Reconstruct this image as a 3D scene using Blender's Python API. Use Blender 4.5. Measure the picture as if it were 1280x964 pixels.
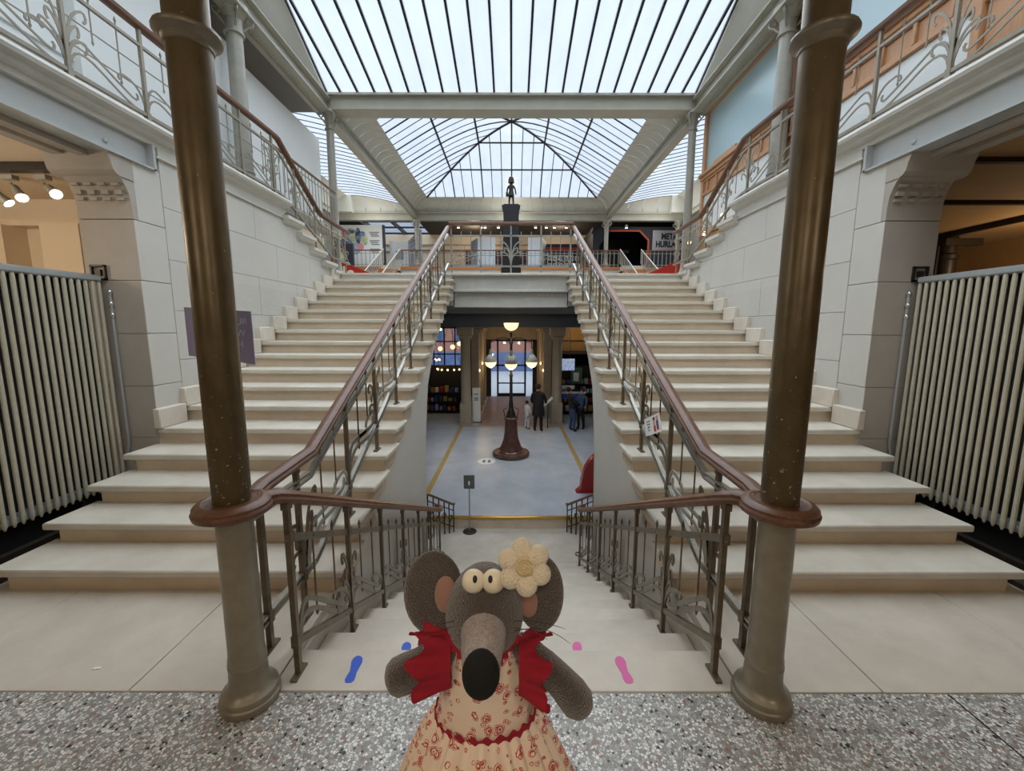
import bpy, bmesh, math, random
from mathutils import Vector as V, Matrix, Quaternion, Euler
for _o in list(bpy.data.objects): bpy.data.objects.remove(_o)
SC = bpy.context.scene
C = bpy.context.collection
# ---------------------------------------------------------------- camera, sky, sun, exposure
_c = bpy.data.cameras.new('camera'); CAM = bpy.data.objects.new('camera', _c); C.objects.link(CAM)
_c.sensor_width = 36; _c.lens = 36*517.7/1280; _c.clip_start = .02; _c.clip_end = 300
CAM.location = (.025, 0, 1.679); CAM.rotation_euler = (Euler((math.radians(90-7.92), 0, 0)).to_quaternion() @ Quaternion((0, 0, 1), math.radians(.12))).to_euler()
SC.camera = CAM
W = bpy.data.worlds.new('overcast_sky'); SC.world = W; W.use_nodes = True
_n = W.node_tree.nodes; _l = W.node_tree.links; _n.clear()
_o = _n.new('ShaderNodeOutputWorld'); _b = _n.new('ShaderNodeBackground'); _tc = _n.new('ShaderNodeTexCoord')
_s = _n.new('ShaderNodeSeparateXYZ'); _r = _n.new('ShaderNodeValToRGB'); _nz = _n.new('ShaderNodeTexNoise')
_mx = _n.new('ShaderNodeMixRGB')
_l.new(_tc.outputs['Generated'], _s.inputs[0]); _l.new(_s.outputs['Z'], _r.inputs[0])
_r.color_ramp.elements[0].position = -.05; _r.color_ramp.elements[0].color = (.50, .56, .66, 1)
_r.color_ramp.elements[1].position = .8; _r.color_ramp.elements[1].color = (.72, .81, .97, 1)
_nz.inputs['Scale'].default_value = 2.2; _nz.inputs['Detail'].default_value = 4
_l.new(_tc.outputs['Generated'], _nz.inputs['Vector'])
_mx.blend_type = 'SOFT_LIGHT'; _mx.inputs[0].default_value = .35
_l.new(_r.outputs[0], _mx.inputs[1]); _l.new(_nz.outputs['Fac'], _mx.inputs[2])
_l.new(_mx.outputs[0], _b.inputs[0]); _b.inputs[1].default_value = .87
_l.new(_b.outputs[0], _o.inputs[0])
def sun(name, strength, angle, rot, col):
    d = bpy.data.lights.new(name, 'SUN'); d.energy = strength; d.angle = math.radians(angle); d.color = col
    o = bpy.data.objects.new(name, d); o.rotation_euler = rot; o.location = (0, 4, 14); C.objects.link(o); return o
sun('overcast_daylight', 7.4, 120, (math.radians(-6), 0, 0), (.93, .97, 1.0))
def lamp(name, loc, power, col=(1, .78, .52), r=.06, kind='POINT', rot=None, spot=None, parent=None):
    d = bpy.data.lights.new(name, kind); d.energy = power; d.color = col
    if kind == 'AREA': d.size = r
    else: d.shadow_soft_size = r
    if spot: d.spot_size = math.radians(spot); d.spot_blend = .6
    o = bpy.data.objects.new(name, d); C.objects.link(o); o.location = loc
    if rot: o.rotation_euler = rot
    if parent: o.parent = parent; o.location = V(loc) - V(parent.location)
    return o
SC.view_settings.view_transform = 'Standard'; SC.view_settings.look = 'None'
SC.view_settings.exposure = 0.03; SC.view_settings.gamma = 1.0; SC.view_settings.use_curve_mapping = False
SC.cycles.use_denoising = True
SC.cycles.sample_clamp_indirect = 6.0
SC.cycles.transparent_max_bounces = 16
# ---------------------------------------------------------------- helpers
PI = math.pi
def lin(c):
    return tuple((x/255/12.92 if x/255 <= .04045 else ((x/255+.055)/1.055)**2.4) for x in c)
def mat(name, col, rough=.6, metal=0., nz=None, bump=None, col2=None, spec=.5, emit=0., sheen=0., alpha_t=None, stretch=None):
    m = bpy.data.materials.new(name); m.use_nodes = True; t = m.node_tree; n = t.nodes; l = t.links
    b = n['Principled BSDF']; c = lin(col)+(1,)
    b.inputs['Base Color'].default_value = c; b.inputs['Roughness'].default_value = rough
    b.inputs['Metallic'].default_value = metal; b.inputs['Specular IOR Level'].default_value = spec
    if sheen: b.inputs['Sheen Weight'].default_value = sheen
    if emit: b.inputs['Emission Color'].default_value = c; b.inputs['Emission Strength'].default_value = emit
    tc = n.new('ShaderNodeTexCoord'); vec = tc.outputs['Object']
    if stretch:
        mp = n.new('ShaderNodeMapping'); mp.inputs['Scale'].default_value = stretch; l.new(vec, mp.inputs[0]); vec = mp.outputs[0]
    if nz:
        t1 = n.new('ShaderNodeTexNoise'); t1.inputs['Scale'].default_value = nz[0]; t1.inputs['Detail'].default_value = 6
        t1.inputs['Roughness'].default_value = .62; l.new(vec, t1.inputs['Vector'])
        rp = n.new('ShaderNodeValToRGB'); rp.color_ramp.elements[0].position = .5-nz[1]; rp.color_ramp.elements[1].position = .5+nz[1]
        rp.color_ramp.elements[0].color = lin(col2 or tuple(x*.8 for x in col))+(1,); rp.color_ramp.elements[1].color = c
        l.new(t1.outputs['Fac'], rp.inputs[0]); l.new(rp.outputs[0], b.inputs['Base Color'])
    if bump:
        t2 = n.new('ShaderNodeTexNoise'); t2.inputs['Scale'].default_value = bump[0]; t2.inputs['Detail'].default_value = 3
        l.new(vec, t2.inputs['Vector']); bp = n.new('ShaderNodeBump'); bp.inputs['Strength'].default_value = bump[1]
        bp.inputs['Distance'].default_value = bump[2] if len(bump) > 2 else .004
        l.new(t2.outputs['Fac'], bp.inputs['Height']); l.new(bp.outputs[0], b.inputs['Normal'])
    return m
def glass_mat(name, tint, diff, grime=(3., .2), mixd=.25):
    """skylight glazing: mostly clear to the sky, partly a diffusing film of dirt"""
    m = bpy.data.materials.new(name); m.use_nodes = True; t = m.node_tree; n = t.nodes; l = t.links; n.clear()
    o = n.new('ShaderNodeOutputMaterial'); tr = n.new('ShaderNodeBsdfTransparent'); tl = n.new('ShaderNodeBsdfTranslucent')
    gl = n.new('ShaderNodeBsdfGlossy'); gl.inputs['Roughness'].default_value = .25; gl.inputs[0].default_value = (.6, .65, .7, 1)
    tc = n.new('ShaderNodeTexCoord'); mp = n.new('ShaderNodeMapping'); mp.inputs['Scale'].default_value = (1, .35, 1)
    nz = n.new('ShaderNodeTexNoise'); nz.inputs['Scale'].default_value = grime[0]; nz.inputs['Detail'].default_value = 5
    rp = n.new('ShaderNodeValToRGB'); a = tuple(tint); d = tuple(x*(1-grime[1]) for x in tint)
    rp.color_ramp.elements[0].position = .3; rp.color_ramp.elements[1].position = .62
    rp.color_ramp.elements[0].color = d+(1,); rp.color_ramp.elements[1].color = a+(1,)
    l.new(tc.outputs['Object'], mp.inputs[0]); l.new(mp.outputs[0], nz.inputs['Vector']); l.new(nz.outputs['Fac'], rp.inputs[0])
    l.new(rp.outputs[0], tr.inputs[0]); tl.inputs[0].default_value = tuple(diff)+(1,)
    m1 = n.new('ShaderNodeMixShader'); m1.inputs[0].default_value = mixd; l.new(tr.outputs[0], m1.inputs[1]); l.new(tl.outputs[0], m1.inputs[2])
    m2 = n.new('ShaderNodeMixShader'); m2.inputs[0].default_value = .04; l.new(m1.outputs[0], m2.inputs[1]); l.new(gl.outputs[0], m2.inputs[2])
    l.new(m2.outputs[0], o.inputs[0]); return m
class MB:
    def __init__(s): s.v = []; s.f = []; s.mi = []; s.cur = 0
    def add(s, vs, fs):
        k = len(s.v); s.v += [tuple(p) for p in vs]; s.f += [[i+k for i in f] for f in fs]; s.mi += [s.cur]*len(fs); return s
    def m(s, i): s.cur = i; return s
    def box(s, x0, y0, z0, x1, y1, z1):
        v = [(x, y, z) for z in (z0, z1) for y in (y0, y1) for x in (x0, x1)]
        return s.add(v, [(0,1,3,2),(4,6,7,5),(0,4,5,1),(2,3,7,6),(0,2,6,4),(1,5,7,3)])
    def cbox(s, x0, y0, z0, x1, y1, z1, c=.006):
        """box with chamfered edges"""
        if x0 > x1: x0, x1 = x1, x0
        if y0 > y1: y0, y1 = y1, y0
        if z0 > z1: z0, z1 = z1, z0
        c = min(c, (x1-x0)*.45, (y1-y0)*.45, (z1-z0)*.45); v = []; idx = {}
        for sx in (0, 1):
            for sy in (0, 1):
                for sz in (0, 1):
                    X, Y, Z = (x0, x1)[sx], (y0, y1)[sy], (z0, z1)[sz]; dx, dy, dz = (c, -c)[sx], (c, -c)[sy], (c, -c)[sz]
                    idx[sx, sy, sz] = len(v); v += [(X, Y+dy, Z+dz), (X+dx, Y, Z+dz), (X+dx, Y+dy, Z)]
        f = []; q = [(0,0),(1,0),(1,1),(0,1)]
        for a in (0, 1):
            f.append([idx[a,i,j] for i, j in q]); f.append([idx[i,a,j]+1 for i, j in q]); f.append([idx[i,j,a]+2 for i, j in q])
            for b in (0, 1):
                f.append([idx[a,b,0], idx[a,b,0]+1, idx[a,b,1]+1, idx[a,b,1]])
                f.append([idx[a,0,b], idx[a,0,b]+2, idx[a,1,b]+2, idx[a,1,b]])
                f.append([idx[0,a,b]+1, idx[0,a,b]+2, idx[1,a,b]+2, idx[1,a,b]+1])
                for d in (0, 1): f.append([idx[a,b,d], idx[a,b,d]+1, idx[a,b,d]+2])
        return s.add(v, f)
    def prism(s, poly, ax, lo, hi):
        n = len(poly)
        P = {'x': lambda p, w: (w, p[0], p[1]), 'y': lambda p, w: (p[0], w, p[1]), 'z': lambda p, w: (p[0], p[1], w)}[ax]
        v = [P(p, lo) for p in poly]+[P(p, hi) for p in poly]
        return s.add(v, [list(range(n))[::-1], list(range(n, 2*n))]+[(i, (i+1) % n, n+(i+1) % n, n+i) for i in range(n)])
    def sweep(s, path, prof, up=(0, 0, 1), closed=False, scale=None, cap=True):
        """sweep a closed 2-D profile (side, up) along a path"""
        P = [V(p) for p in path]; n = len(P); k = len(prof); up = V(up); v = []
        for i, p in enumerate(P):
            a = P[(i-1) % n] if (closed or i > 0) else None; b = P[(i+1) % n] if (closed or i < n-1) else None
            d0 = (p-a).normalized() if a is not None else None; d1 = (b-p).normalized() if b is not None else None
            t = (d0+d1).normalized() if d0 is not None and d1 is not None and (d0+d1).length > 1e-6 else (d1 or d0)
            sd = t.cross(up)
            if sd.length < 1e-4: sd = t.cross(V((1, 0, 0)) if abs(t.x) < .9 else V((0, 1, 0)))
            sd.normalize(); u = sd.cross(t).normalized()
            mt = 1.
            if d0 is not None and d1 is not None:
                mt = min(2.0, 1/max(.3, math.cos(d0.angle(d1)/2)))
            q = scale[i] if scale else 1.
            v += [tuple(p+sd*x*q*(mt if abs((d1 or d0).z-(d0 or d1).z) < .02 else 1)+u*y*q*(mt if abs((d1 or d0).z-(d0 or d1).z) >= .02 else 1)) for x, y in prof]
        f = []
        for i in range(n if closed else n-1):
            j = (i+1) % n
            for a in range(k):
                b = (a+1) % k; f.append((i*k+a, i*k+b, j*k+b, j*k+a))
        if not closed and cap: f += [list(range(k))[::-1], [(n-1)*k+a for a in range(k)]]
        return s.add(v, f)
    def tube(s, path, r, n=6, closed=False):
        P = [V(p) for p in path]; N = len(P); R = r if isinstance(r, (list, tuple)) else [r]*N
        t0 = (P[1]-P[0]).normalized(); ref = V((0, 0, 1)) if abs(t0.z) < .9 else V((1, 0, 0)); u = t0.cross(ref).normalized(); v = []
        for i, p in enumerate(P):
            a = P[i-1] if i > 0 else (P[-1] if closed else p); b = P[i+1] if i < N-1 else (P[0] if closed else p)
            t = (b-a).normalized() if (b-a).length > 1e-9 else t0
            u = (u-t*u.dot(t)); u = u.normalized() if u.length > 1e-6 else t.orthogonal().normalized(); w = t.cross(u)
            v += [tuple(p+(u*math.cos(2*PI*k/n)+w*math.sin(2*PI*k/n))*R[i]) for k in range(n)]
        f = []
        for i in range(N if closed else N-1):
            j = (i+1) % N
            for a in range(n): b = (a+1) % n; f.append((i*n+a, i*n+b, j*n+b, j*n+a))
        if not closed: f += [list(range(n))[::-1], [(N-1)*n+a for a in range(n)]]
        return s.add(v, f)
    def lathe(s, prof, c=(0, 0, 0), n=16, sx=1., sy=1.):
        v = []; k = len(prof)
        for r, z in prof: v += [(c[0]+r*sx*math.cos(2*PI*a/n), c[1]+r*sy*math.sin(2*PI*a/n), c[2]+z) for a in range(n)]
        f = [(i*n+a, i*n+(a+1) % n, (i+1)*n+(a+1) % n, (i+1)*n+a) for i in range(k-1) for a in range(n)]
        return s.add(v, f+[list(range(n))[::-1], [(k-1)*n+a for a in range(n)]])
    def ball(s, c, r, nu=14, nv=9, M=None):
        R = r if isinstance(r, (list, tuple)) else (r, r, r); v = []; M = M or Matrix.Identity(3)
        for j in range(1, nv):
            t = PI*j/nv
            for i in range(nu):
                p = V((R[0]*math.sin(t)*math.cos(2*PI*i/nu), R[1]*math.sin(t)*math.sin(2*PI*i/nu), R[2]*math.cos(t)))
                v.append(tuple(V(c)+M @ p))
        a = len(v); v += [tuple(V(c)+M @ V((0, 0, R[2]))), tuple(V(c)+M @ V((0, 0, -R[2])))]
        f = [(j*nu+i, j*nu+(i+1) % nu, (j+1)*nu+(i+1) % nu, (j+1)*nu+i) for j in range(nv-2) for i in range(nu)]
        f += [(a, (i+1) % nu, i) for i in range(nu)]+[(a+1, (nv-2)*nu+i, (nv-2)*nu+(i+1) % nu) for i in range(nu)]
        return s.add(v, f)
    def mesh(s, name, mats, off=(0, 0, 0), smooth=True, ang=.7):
        me = bpy.data.meshes.new(name); me.from_pydata([(x-off[0], y-off[1], z-off[2]) for x, y, z in s.v], [], s.f)
        for q in (mats if isinstance(mats, (list, tuple)) else [mats]): me.materials.append(q)
        me.polygons.foreach_set('material_index', s.mi)
        bm = bmesh.new(); bm.from_mesh(me); bmesh.ops.recalc_face_normals(bm, faces=bm.faces); bm.to_mesh(me); bm.free()
        if smooth:
            me.polygons.foreach_set('use_smooth', [True]*len(me.polygons)); me.set_sharp_from_angle(angle=ang)
        me.update(); return me
    def build(s, name, mats, parent=None, smooth=True, ang=.7, at=None):
        """one mesh object; with a parent the coordinates given stay world coordinates; at = origin of a top-level mesh"""
        off = V((0, 0, 0)); p = parent
        while p is not None: off += V(p.location); p = p.parent
        loc = V((0, 0, 0))
        if at is not None: loc = V(at)-off; off = V(at)
        o = bpy.data.objects.new(name, s.mesh(name, mats, off, smooth, ang)); C.objects.link(o); o.location = loc
        if parent is not None: o.parent = parent
        return o
def tag(o, label=None, cat=None, group=None, kind=None):
    if label: o['label'] = label
    if cat: o['category'] = cat
    if group: o['group'] = group
    if kind: o['kind'] = kind
    return o
def thing(name, label, cat, loc=(0, 0, 0), group=None, kind=None):
    o = bpy.data.objects.new(name, None); C.objects.link(o); o.location = loc; o.empty_display_size = .1
    return tag(o, label, cat, group, kind)
def struct(name, loc=(0, 0, 0)): return thing(name, None, None, loc, None, 'structure')
def rep(o, offs):
    r = [o]
    for d in offs:
        c = o.copy(); c.location = V(o.location)+V(d); C.objects.link(c); r.append(c)
    return r
def tree(o, loc, label=None, group=None, rotz=None, parent=None):
    c = o.copy(); C.objects.link(c); c.location = loc; c.parent = parent
    if label: c['label'] = label
    if group: c['group'] = group
    if rotz is not None: c.rotation_euler = (0, 0, rotz)
    for ch in list(o.children):
        if ch.type == 'LIGHT':
            k = ch.copy(); C.objects.link(k); k.parent = c
        else: tree(ch, ch.location, parent=c)
    return c
def text(name, s, loc, size, m, parent, rot=(PI/2, 0, 0), ext=.002, bold=0., align='LEFT', shear=0., sx=1.):
    cu = bpy.data.curves.new(name, 'FONT'); cu.body = s; cu.size = size; cu.extrude = ext; cu.offset = bold; cu.align_x = align; cu.shear = shear
    cu.materials.append(m); o = bpy.data.objects.new(name, cu); C.objects.link(o)
    off = V((0, 0, 0)); p = parent
    while p is not None: off += V(p.location); p = p.parent
    bpy.context.view_layer.update(); me = bpy.data.meshes.new_from_object(o.evaluated_get(bpy.context.evaluated_depsgraph_get()))
    bpy.data.objects.remove(o); me.name = name; o = bpy.data.objects.new(name, me); C.objects.link(o)
    if not me.materials: me.materials.append(m)
    o.location = V(loc)-off; o.rotation_euler = rot; o.scale.x = sx; o.parent = parent; return o
def arc(c, r, a0, a1, n, f): return [f(c[0]+r*math.cos(a0+(a1-a0)*i/n), c[1]+r*math.sin(a0+(a1-a0)*i/n)) for i in range(n+1)]
def bez(p0, p1, p2, p3, n=10):
    P = [V(p) for p in (p0, p1, p2, p3)]; r = []
    for i in range(n+1):
        t = i/n; r.append(P[0]*(1-t)**3+P[1]*3*t*(1-t)**2+P[2]*3*t*t*(1-t)+P[3]*t**3)
    return r
R = random.Random(7)
# ---------------------------------------------------------------- materials
def terrazzo():
    m = mat('terrazzo', (150, 150, 146), .35); n = m.node_tree.nodes; l = m.node_tree.links; b = n['Principled BSDF']
    tc = n.new('ShaderNodeTexCoord'); vo = n.new('ShaderNodeTexVoronoi'); vo.inputs['Scale'].default_value = 84
    l.new(tc.outputs['Object'], vo.inputs['Vector']); sp = n.new('ShaderNodeSeparateColor'); l.new(vo.outputs['Color'], sp.inputs[0])
    rp = n.new('ShaderNodeValToRGB'); cr = rp.color_ramp; cr.interpolation = 'CONSTANT'
    cr.elements[0].color = lin((36, 34, 34))+(1,); cr.elements[1].position = .035; cr.elements[1].color = lin((140, 138, 132))+(1,)
    for p, c in ((.22, (172, 170, 164)), (.45, (214, 212, 206)), (.68, (232, 230, 224)), (.86, (160, 152, 142)), (.95, (150, 112, 96))):
        e = cr.elements.new(p); e.color = lin(c)+(1,)
    l.new(sp.outputs[0], rp.inputs[0])
    vd = n.new('ShaderNodeTexVoronoi'); vd.feature = 'DISTANCE_TO_EDGE'; vd.inputs['Scale'].default_value = 84; l.new(tc.outputs['Object'], vd.inputs['Vector'])
    r2 = n.new('ShaderNodeValToRGB'); r2.color_ramp.elements[0].position = .03; r2.color_ramp.elements[1].position = .1
    l.new(vd.outputs['Distance'], r2.inputs[0]); mx = n.new('ShaderNodeMixRGB'); mx.inputs[1].default_value = lin((128, 126, 122))+(1,)
    l.new(r2.outputs[0], mx.inputs[0]); l.new(rp.outputs[0], mx.inputs[2]); l.new(mx.outputs[0], b.inputs['Base Color']); return m
M = dict(
 terrazzo=terrazzo(),
 stone=mat('limestone', (214, 207, 193), .55, nz=(3.2, .25), col2=(190, 181, 166), bump=(60, .15, .002)),
 stone2=mat('limestone_landing', (213, 204, 190), .5, nz=(2.4, .22), col2=(188, 178, 163), bump=(60, .1, .002)),
 riser=mat('limestone_riser_shaded', (212, 196, 174), .6, nz=(4, .3), col2=(190, 173, 149), bump=(60, .15, .002)),  # browner copy of the tread stone: riser shade put into the colour
 wall=mat('wall_stone', (198, 195, 187), .7, nz=(1.4, .3), col2=(186, 182, 173), bump=(40, .12, .002)),
 pier=mat('pier_stone_shaded', (176, 168, 157), .7, nz=(2.2, .3), col2=(158, 150, 139), bump=(40, .25, .003)),  # darker copy of the wall stone: shade on the pier put into colour
 plaster=mat('stringer_plaster', (208, 205, 197), .7, nz=(.9, .3), col2=(196, 192, 183)),
 joint=mat('mortar_joint', (172, 168, 160), .9),
 cornice=mat('cornice_paint', (202, 200, 192), .5, nz=(5, .2), col2=(190, 187, 178)),
 beam=mat('grey_blue_paint', (178, 181, 178), .45, nz=(3, .3), col2=(166, 169, 167)),
 iron=mat('bronze_green_paint', (134, 126, 110), .36, .35, nz=(9, .3), col2=(104, 96, 82), bump=(80, .1, .001)),
 steel=mat('bare_rail_steel', (186, 182, 172), .3, .7, nz=(20, .3), col2=(150, 145, 134)), colgrey=mat('column_grey_paint', (160, 153, 136), .36, .3, nz=(10, .3), col2=(132, 124, 108), bump=(90, .12, .001)),
 irong2=mat('gallery_rail_paint', (150, 143, 128), .4, .25, nz=(9, .3), col2=(124, 116, 101)),
 irond=mat('bronze_paint_shade', (126, 112, 92), .35, .4, nz=(14, .3), col2=(92, 80, 64)),
 irong=mat('grey_iron_paint', (168, 166, 155), .42, .15, nz=(8, .3), col2=(146, 143, 131)),
 dark=mat('dark_iron', (52, 46, 40), .45, .5),
 wood=mat('mahogany', (124, 84, 58), .38, nz=(5, .25), col2=(78, 50, 34), stretch=(14, 1.2, 14)),
 woodo=mat('orange_pine', (198, 152, 112), .45, nz=(6, .3), col2=(176, 128, 88), stretch=(5, 5, .8)),
 glass=glass_mat('skylight_glass', (.93, .97, 1.0), (.80, .86, .92), (2.2, .12), .2),
 sash=mat('glazing_bar_lead', (22, 24, 29), .7),
 roofiron=mat('roof_beam_paint', (172, 170, 156), .5, nz=(3, .3), col2=(154, 152, 138)),
 cove=mat('cove_paint', (196, 196, 186), .55, nz=(2, .3), col2=(182, 182, 172)),
 soffit=mat('soffit_paint', (120, 120, 116), .7),
 white=mat('white_panel', (224, 228, 227), .6, nz=(.5, .3), col2=(215, 220, 219)),
 radiator=mat('radiator_enamel', (192, 187, 166), .35, nz=(30, .3), col2=(176, 170, 150)),
 radtop=mat('radiator_grey', (160, 164, 164), .4, .1),
 black=mat('black_paint', (26, 26, 28), .5), ink=mat('ink', (40, 42, 48), .7),
 brass=mat('brass', (196, 160, 90), .3, .8), chrome=mat('chrome', (200, 200, 200), .2, .9),
 lobby=mat('lobby_marble', (190, 197, 207), .34, nz=(1.3, .22), col2=(158, 167, 178)),
 yellow=mat('yellow_marble', (186, 158, 92), .35, nz=(6, .3), col2=(166, 136, 72)),
 cream=mat('cream_plaster', (222, 204, 178), .8), ochre=mat('ochre_plaster', (176, 138, 88), .8, nz=(1, .3), col2=(150, 114, 70)),
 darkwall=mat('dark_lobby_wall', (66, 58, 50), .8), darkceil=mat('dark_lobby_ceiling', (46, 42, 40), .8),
 pillar=mat('lobby_stone', (172, 160, 142), .6, nz=(3, .3), col2=(150, 138, 120)),
 opal=mat('opal_glass', (255, 232, 190), .3, emit=1.1), bulb=mat('warm_bulb', (255, 214, 150), .3, emit=6.),
 spot=mat('spot_lens', (255, 240, 225), .3, emit=9.),
 red=mat('red_paint', (178, 40, 30), .5), orange=mat('orange_edge', (206, 82, 40), .5), floororange=mat('parquet_edge', (176, 112, 62), .5),
 navy=mat('dark_navy_panel', (42, 46, 58), .6), silver=mat('brushed_silver', (168, 170, 176), .4, .5),
 plum=mat('plum_sign_card', (158, 156, 196), .6), paper=mat('white_paper', (232, 232, 230), .7),
 blue=mat('blue_vinyl', (42, 84, 190), .5), pink=mat('pink_vinyl', (214, 96, 158), .5),
 fur=mat('grey_brown_terry', (90, 79, 73), .95, nz=(420, .3), col2=(56, 46, 42), bump=(520, 1., .003), sheen=.6),
 snout=mat('light_grey_knit', (196, 186, 182), .95, nz=(260, .25), col2=(128, 116, 112), bump=(340, 1., .004), sheen=.3, stretch=(1, 1, 2.4)),
 felt=mat('black_felt', (16, 15, 16), .9, bump=(700, .5, .001)),
 earin=mat('pink_brown_velour', (158, 118, 104), .9, sheen=.5), eye=mat('cream_plastic', (238, 228, 206), .3),
 rufred=mat('red_cotton', (172, 22, 46), .85, nz=(40, .3), col2=(136, 14, 34), bump=(900, .4, .001)),
 wool=mat('cream_wool', (236, 224, 200), .95, bump=(380, 1., .004), sheen=.4), woolc=mat('yellow_cream_wool', (230, 210, 168), .95, bump=(500, 1., .003)),
 skin=mat('skin', (196, 150, 124), .6), hair=mat('dark_hair', (40, 30, 26), .7), coat=mat('black_coat', (26, 26, 30), .8),
 whitecloth=mat('white_cloth', (214, 216, 222), .8), denim=mat('blue_denim', (60, 76, 110), .8),
 street=mat('street_paving', (150, 154, 160), .8), facade=mat('street_facade', (168, 118, 104), .8), shopfront=mat('street_shopfront', (112, 132, 172), .6, nz=(.8, .2), col2=(70, 88, 130)), pane=mat('far_pane', (84, 100, 132), .2),
)
def glazing():
    m = bpy.data.materials.new('clear_glazing'); m.use_nodes = True; n = m.node_tree.nodes; l = m.node_tree.links; n.clear()
    o = n.new('ShaderNodeOutputMaterial'); t = n.new('ShaderNodeBsdfTransparent'); t.inputs[0].default_value = (.9, .94, .97, 1)
    g = n.new('ShaderNodeBsdfGlossy'); g.inputs['Roughness'].default_value = .03; x = n.new('ShaderNodeMixShader'); x.inputs[0].default_value = .07
    l.new(t.outputs[0], x.inputs[1]); l.new(g.outputs[0], x.inputs[2]); l.new(x.outputs[0], o.inputs[0]); return m
M['clear'] = glazing()
M['bluepane'] = mat('frosted_blue_glass', (178, 204, 212), .25, nz=(.4, .4), col2=(168, 196, 206))
# ================================================================ dimensions
Y0, GO, RI = 2.43, .3278, .15            # rising flights: first nosing, going, rise
D0, DG = 1.97, .316                      # falling flight: first nosing, going
def nose(i): return Y0+GO*(i-1)
XW = 3.26                                # face of the side walls
LZ, HZ, PZ = 2.70, -1.86, -2.10          # upper landing, lobby floor, lower pad
GZ = 3.45                                # side galleries
def top_step(y):                         # stepped top of the side walls
    for e, z in ((6.25, 3.33), (6.63, 3.18), (7.0, 3.03), (7.4, 2.88), (7.8, 2.74)):
        if y < e: return z
    return 2.66
# ================================================================ floors
fl = struct('floor', (0, 0, 0))
MB().box(-8, -6, -.3, 8, 1.7, -.03).box(1.12, 1.7, -.3, 8, 5.0, -.03).box(-8, 1.7, -.3, -1.12, 5.0, -.03).box(-1.12, 1.7, -.3, 1.12, 1.95, -.05).build('floor_bed', M['joint'], fl)
for a, b in ((-8, -4.105), (-4.095, 2.045), (2.055, 8)):
    MB().box(a, -6, -.06, b, 1.706, 0).build('terrazzo_panel', M['terrazzo'], fl, smooth=False)
MB().box(-4.105, -6, -.05, -4.095, 1.706, -.0005).box(2.045, -6, -.05, 2.055, 1.706, -.0005).build('joint_strip', M['dark'], fl)
MB().cbox(-1.1, 1.714, -.055, 1.1, D0, 0, .006).build('stone_slab', M['stone2'], fl)
for s in (-1, 1):
    xs = (1.105, 1.76, 2.75, 3.75, 4.9, 6.2, 8)
    for a, b in zip(xs, xs[1:]):
        MB().cbox(s*(a+.002), 1.714, -.06, s*(b-.002), 2.6 if a < 3 else 5.0, 0, .003).build('stone_slab', M['stone2'], fl)
lf = struct('floor', (0, 10, HZ))
m = MB().box(-6.5, 7.43, HZ-.2, 6.5, 21.6, HZ); m.build('marble_field', M['lobby'], lf)
MB().cbox(-3.2, 7.40, HZ-.05, 3.2, 7.47, HZ+.004, .008).build('nosing_strip', M['brass'], lf)
MB().box(-3.2, 7.425, PZ, 3.2, 7.46, HZ-.04).build('riser_board', M['riser'], lf)
for s in (-1, 1):
    MB().box(s*1.74, 7.6, HZ-.01, s*1.86, 14.6, HZ+.003).build('inlay_strip', M['yellow'], lf)
MB().box(-1.86, 14.6, HZ-.01, 1.86, 14.72, HZ+.003).build('inlay_strip', M['yellow'], lf)
MB().box(-1.2, 14.8, HZ-.01, 1.2, 21.4, HZ+.002).build('vestibule_strip', mat('vestibule_floor', (150, 138, 138), .3, nz=(3, .2)), lf)
lp = struct('floor', (0, 7, PZ))
MB().box(-3.3, 6.0, PZ-.3, 3.3, 7.43, PZ).build('stone_pad', M['stone2'], lp)
# outside street
st = struct('road', (0, 26, HZ)); MB().box(-30, 21.6, HZ-.2, 30, 60, HZ-.01).build('paving', M['street'], st)
# ================================================================ staircases
def ascending(s, label):
    t = thing('staircase', label, 'staircase', (s*2.2, Y0, 0), 'stone flights climbing either side')
    for i in range(1, 19):
        z = RI*i; xo = 3.30 if i <= 4 else XW; xr = 3.22 if i <= 4 else XW
        yb = nose(i+1)+.08 if i < 18 else nose(18)+.35
        tr = MB().cbox(s*1.04, nose(i), z-.05, s*xo, yb, z, .010).build('tread', M['stone'], t)
        MB().box(s*1.075, nose(i)+.04, z-RI-.002, s*xr, yb-.01, z-.05).build('riser', M['riser'], t)
    # sloping inner wall that carries the flight, open under the top in a quarter arch
    P = [(1.72, -2.25), (5.14, -2.25), (5.15, -.6), (5.19, .1), (5.27, .42), (5.44, .92), (5.80, 1.27), (6.30, 1.66), (6.93, 1.98), (7.5, 2.14), (8.05, 2.2), (8.05, 2.55)]
    for i in range(18, 0, -1):
        P += [(nose(i)+.05, RI*i-.052), (nose(i)+.05, RI*(i-1)-.052)]
    P += [(1.72, -.062)]
    MB().prism(P, 'x', s*1.09, s*1.26).build('stringer_wall', M['plaster'], t, smooth=False)
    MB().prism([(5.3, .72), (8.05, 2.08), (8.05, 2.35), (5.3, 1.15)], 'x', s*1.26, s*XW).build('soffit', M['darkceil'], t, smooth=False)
    for i in range(5, 18):
        MB().cbox(s*(XW-.055), nose(i)-.02, RI*i, s*(XW+.01), nose(i+1)-.02, RI*i+.185, .008).build('skirting_block', M['stone2'], t)
    return t
ascending(-1, 'pale stone flight climbing beneath the white gallery partition')
ascending(1, 'pale stone flight climbing beneath the orange wooden screen')
t = thing('staircase', 'wide pale stone flight falling between two iron railings to the lobby', 'staircase', (0, D0, 0))
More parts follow.
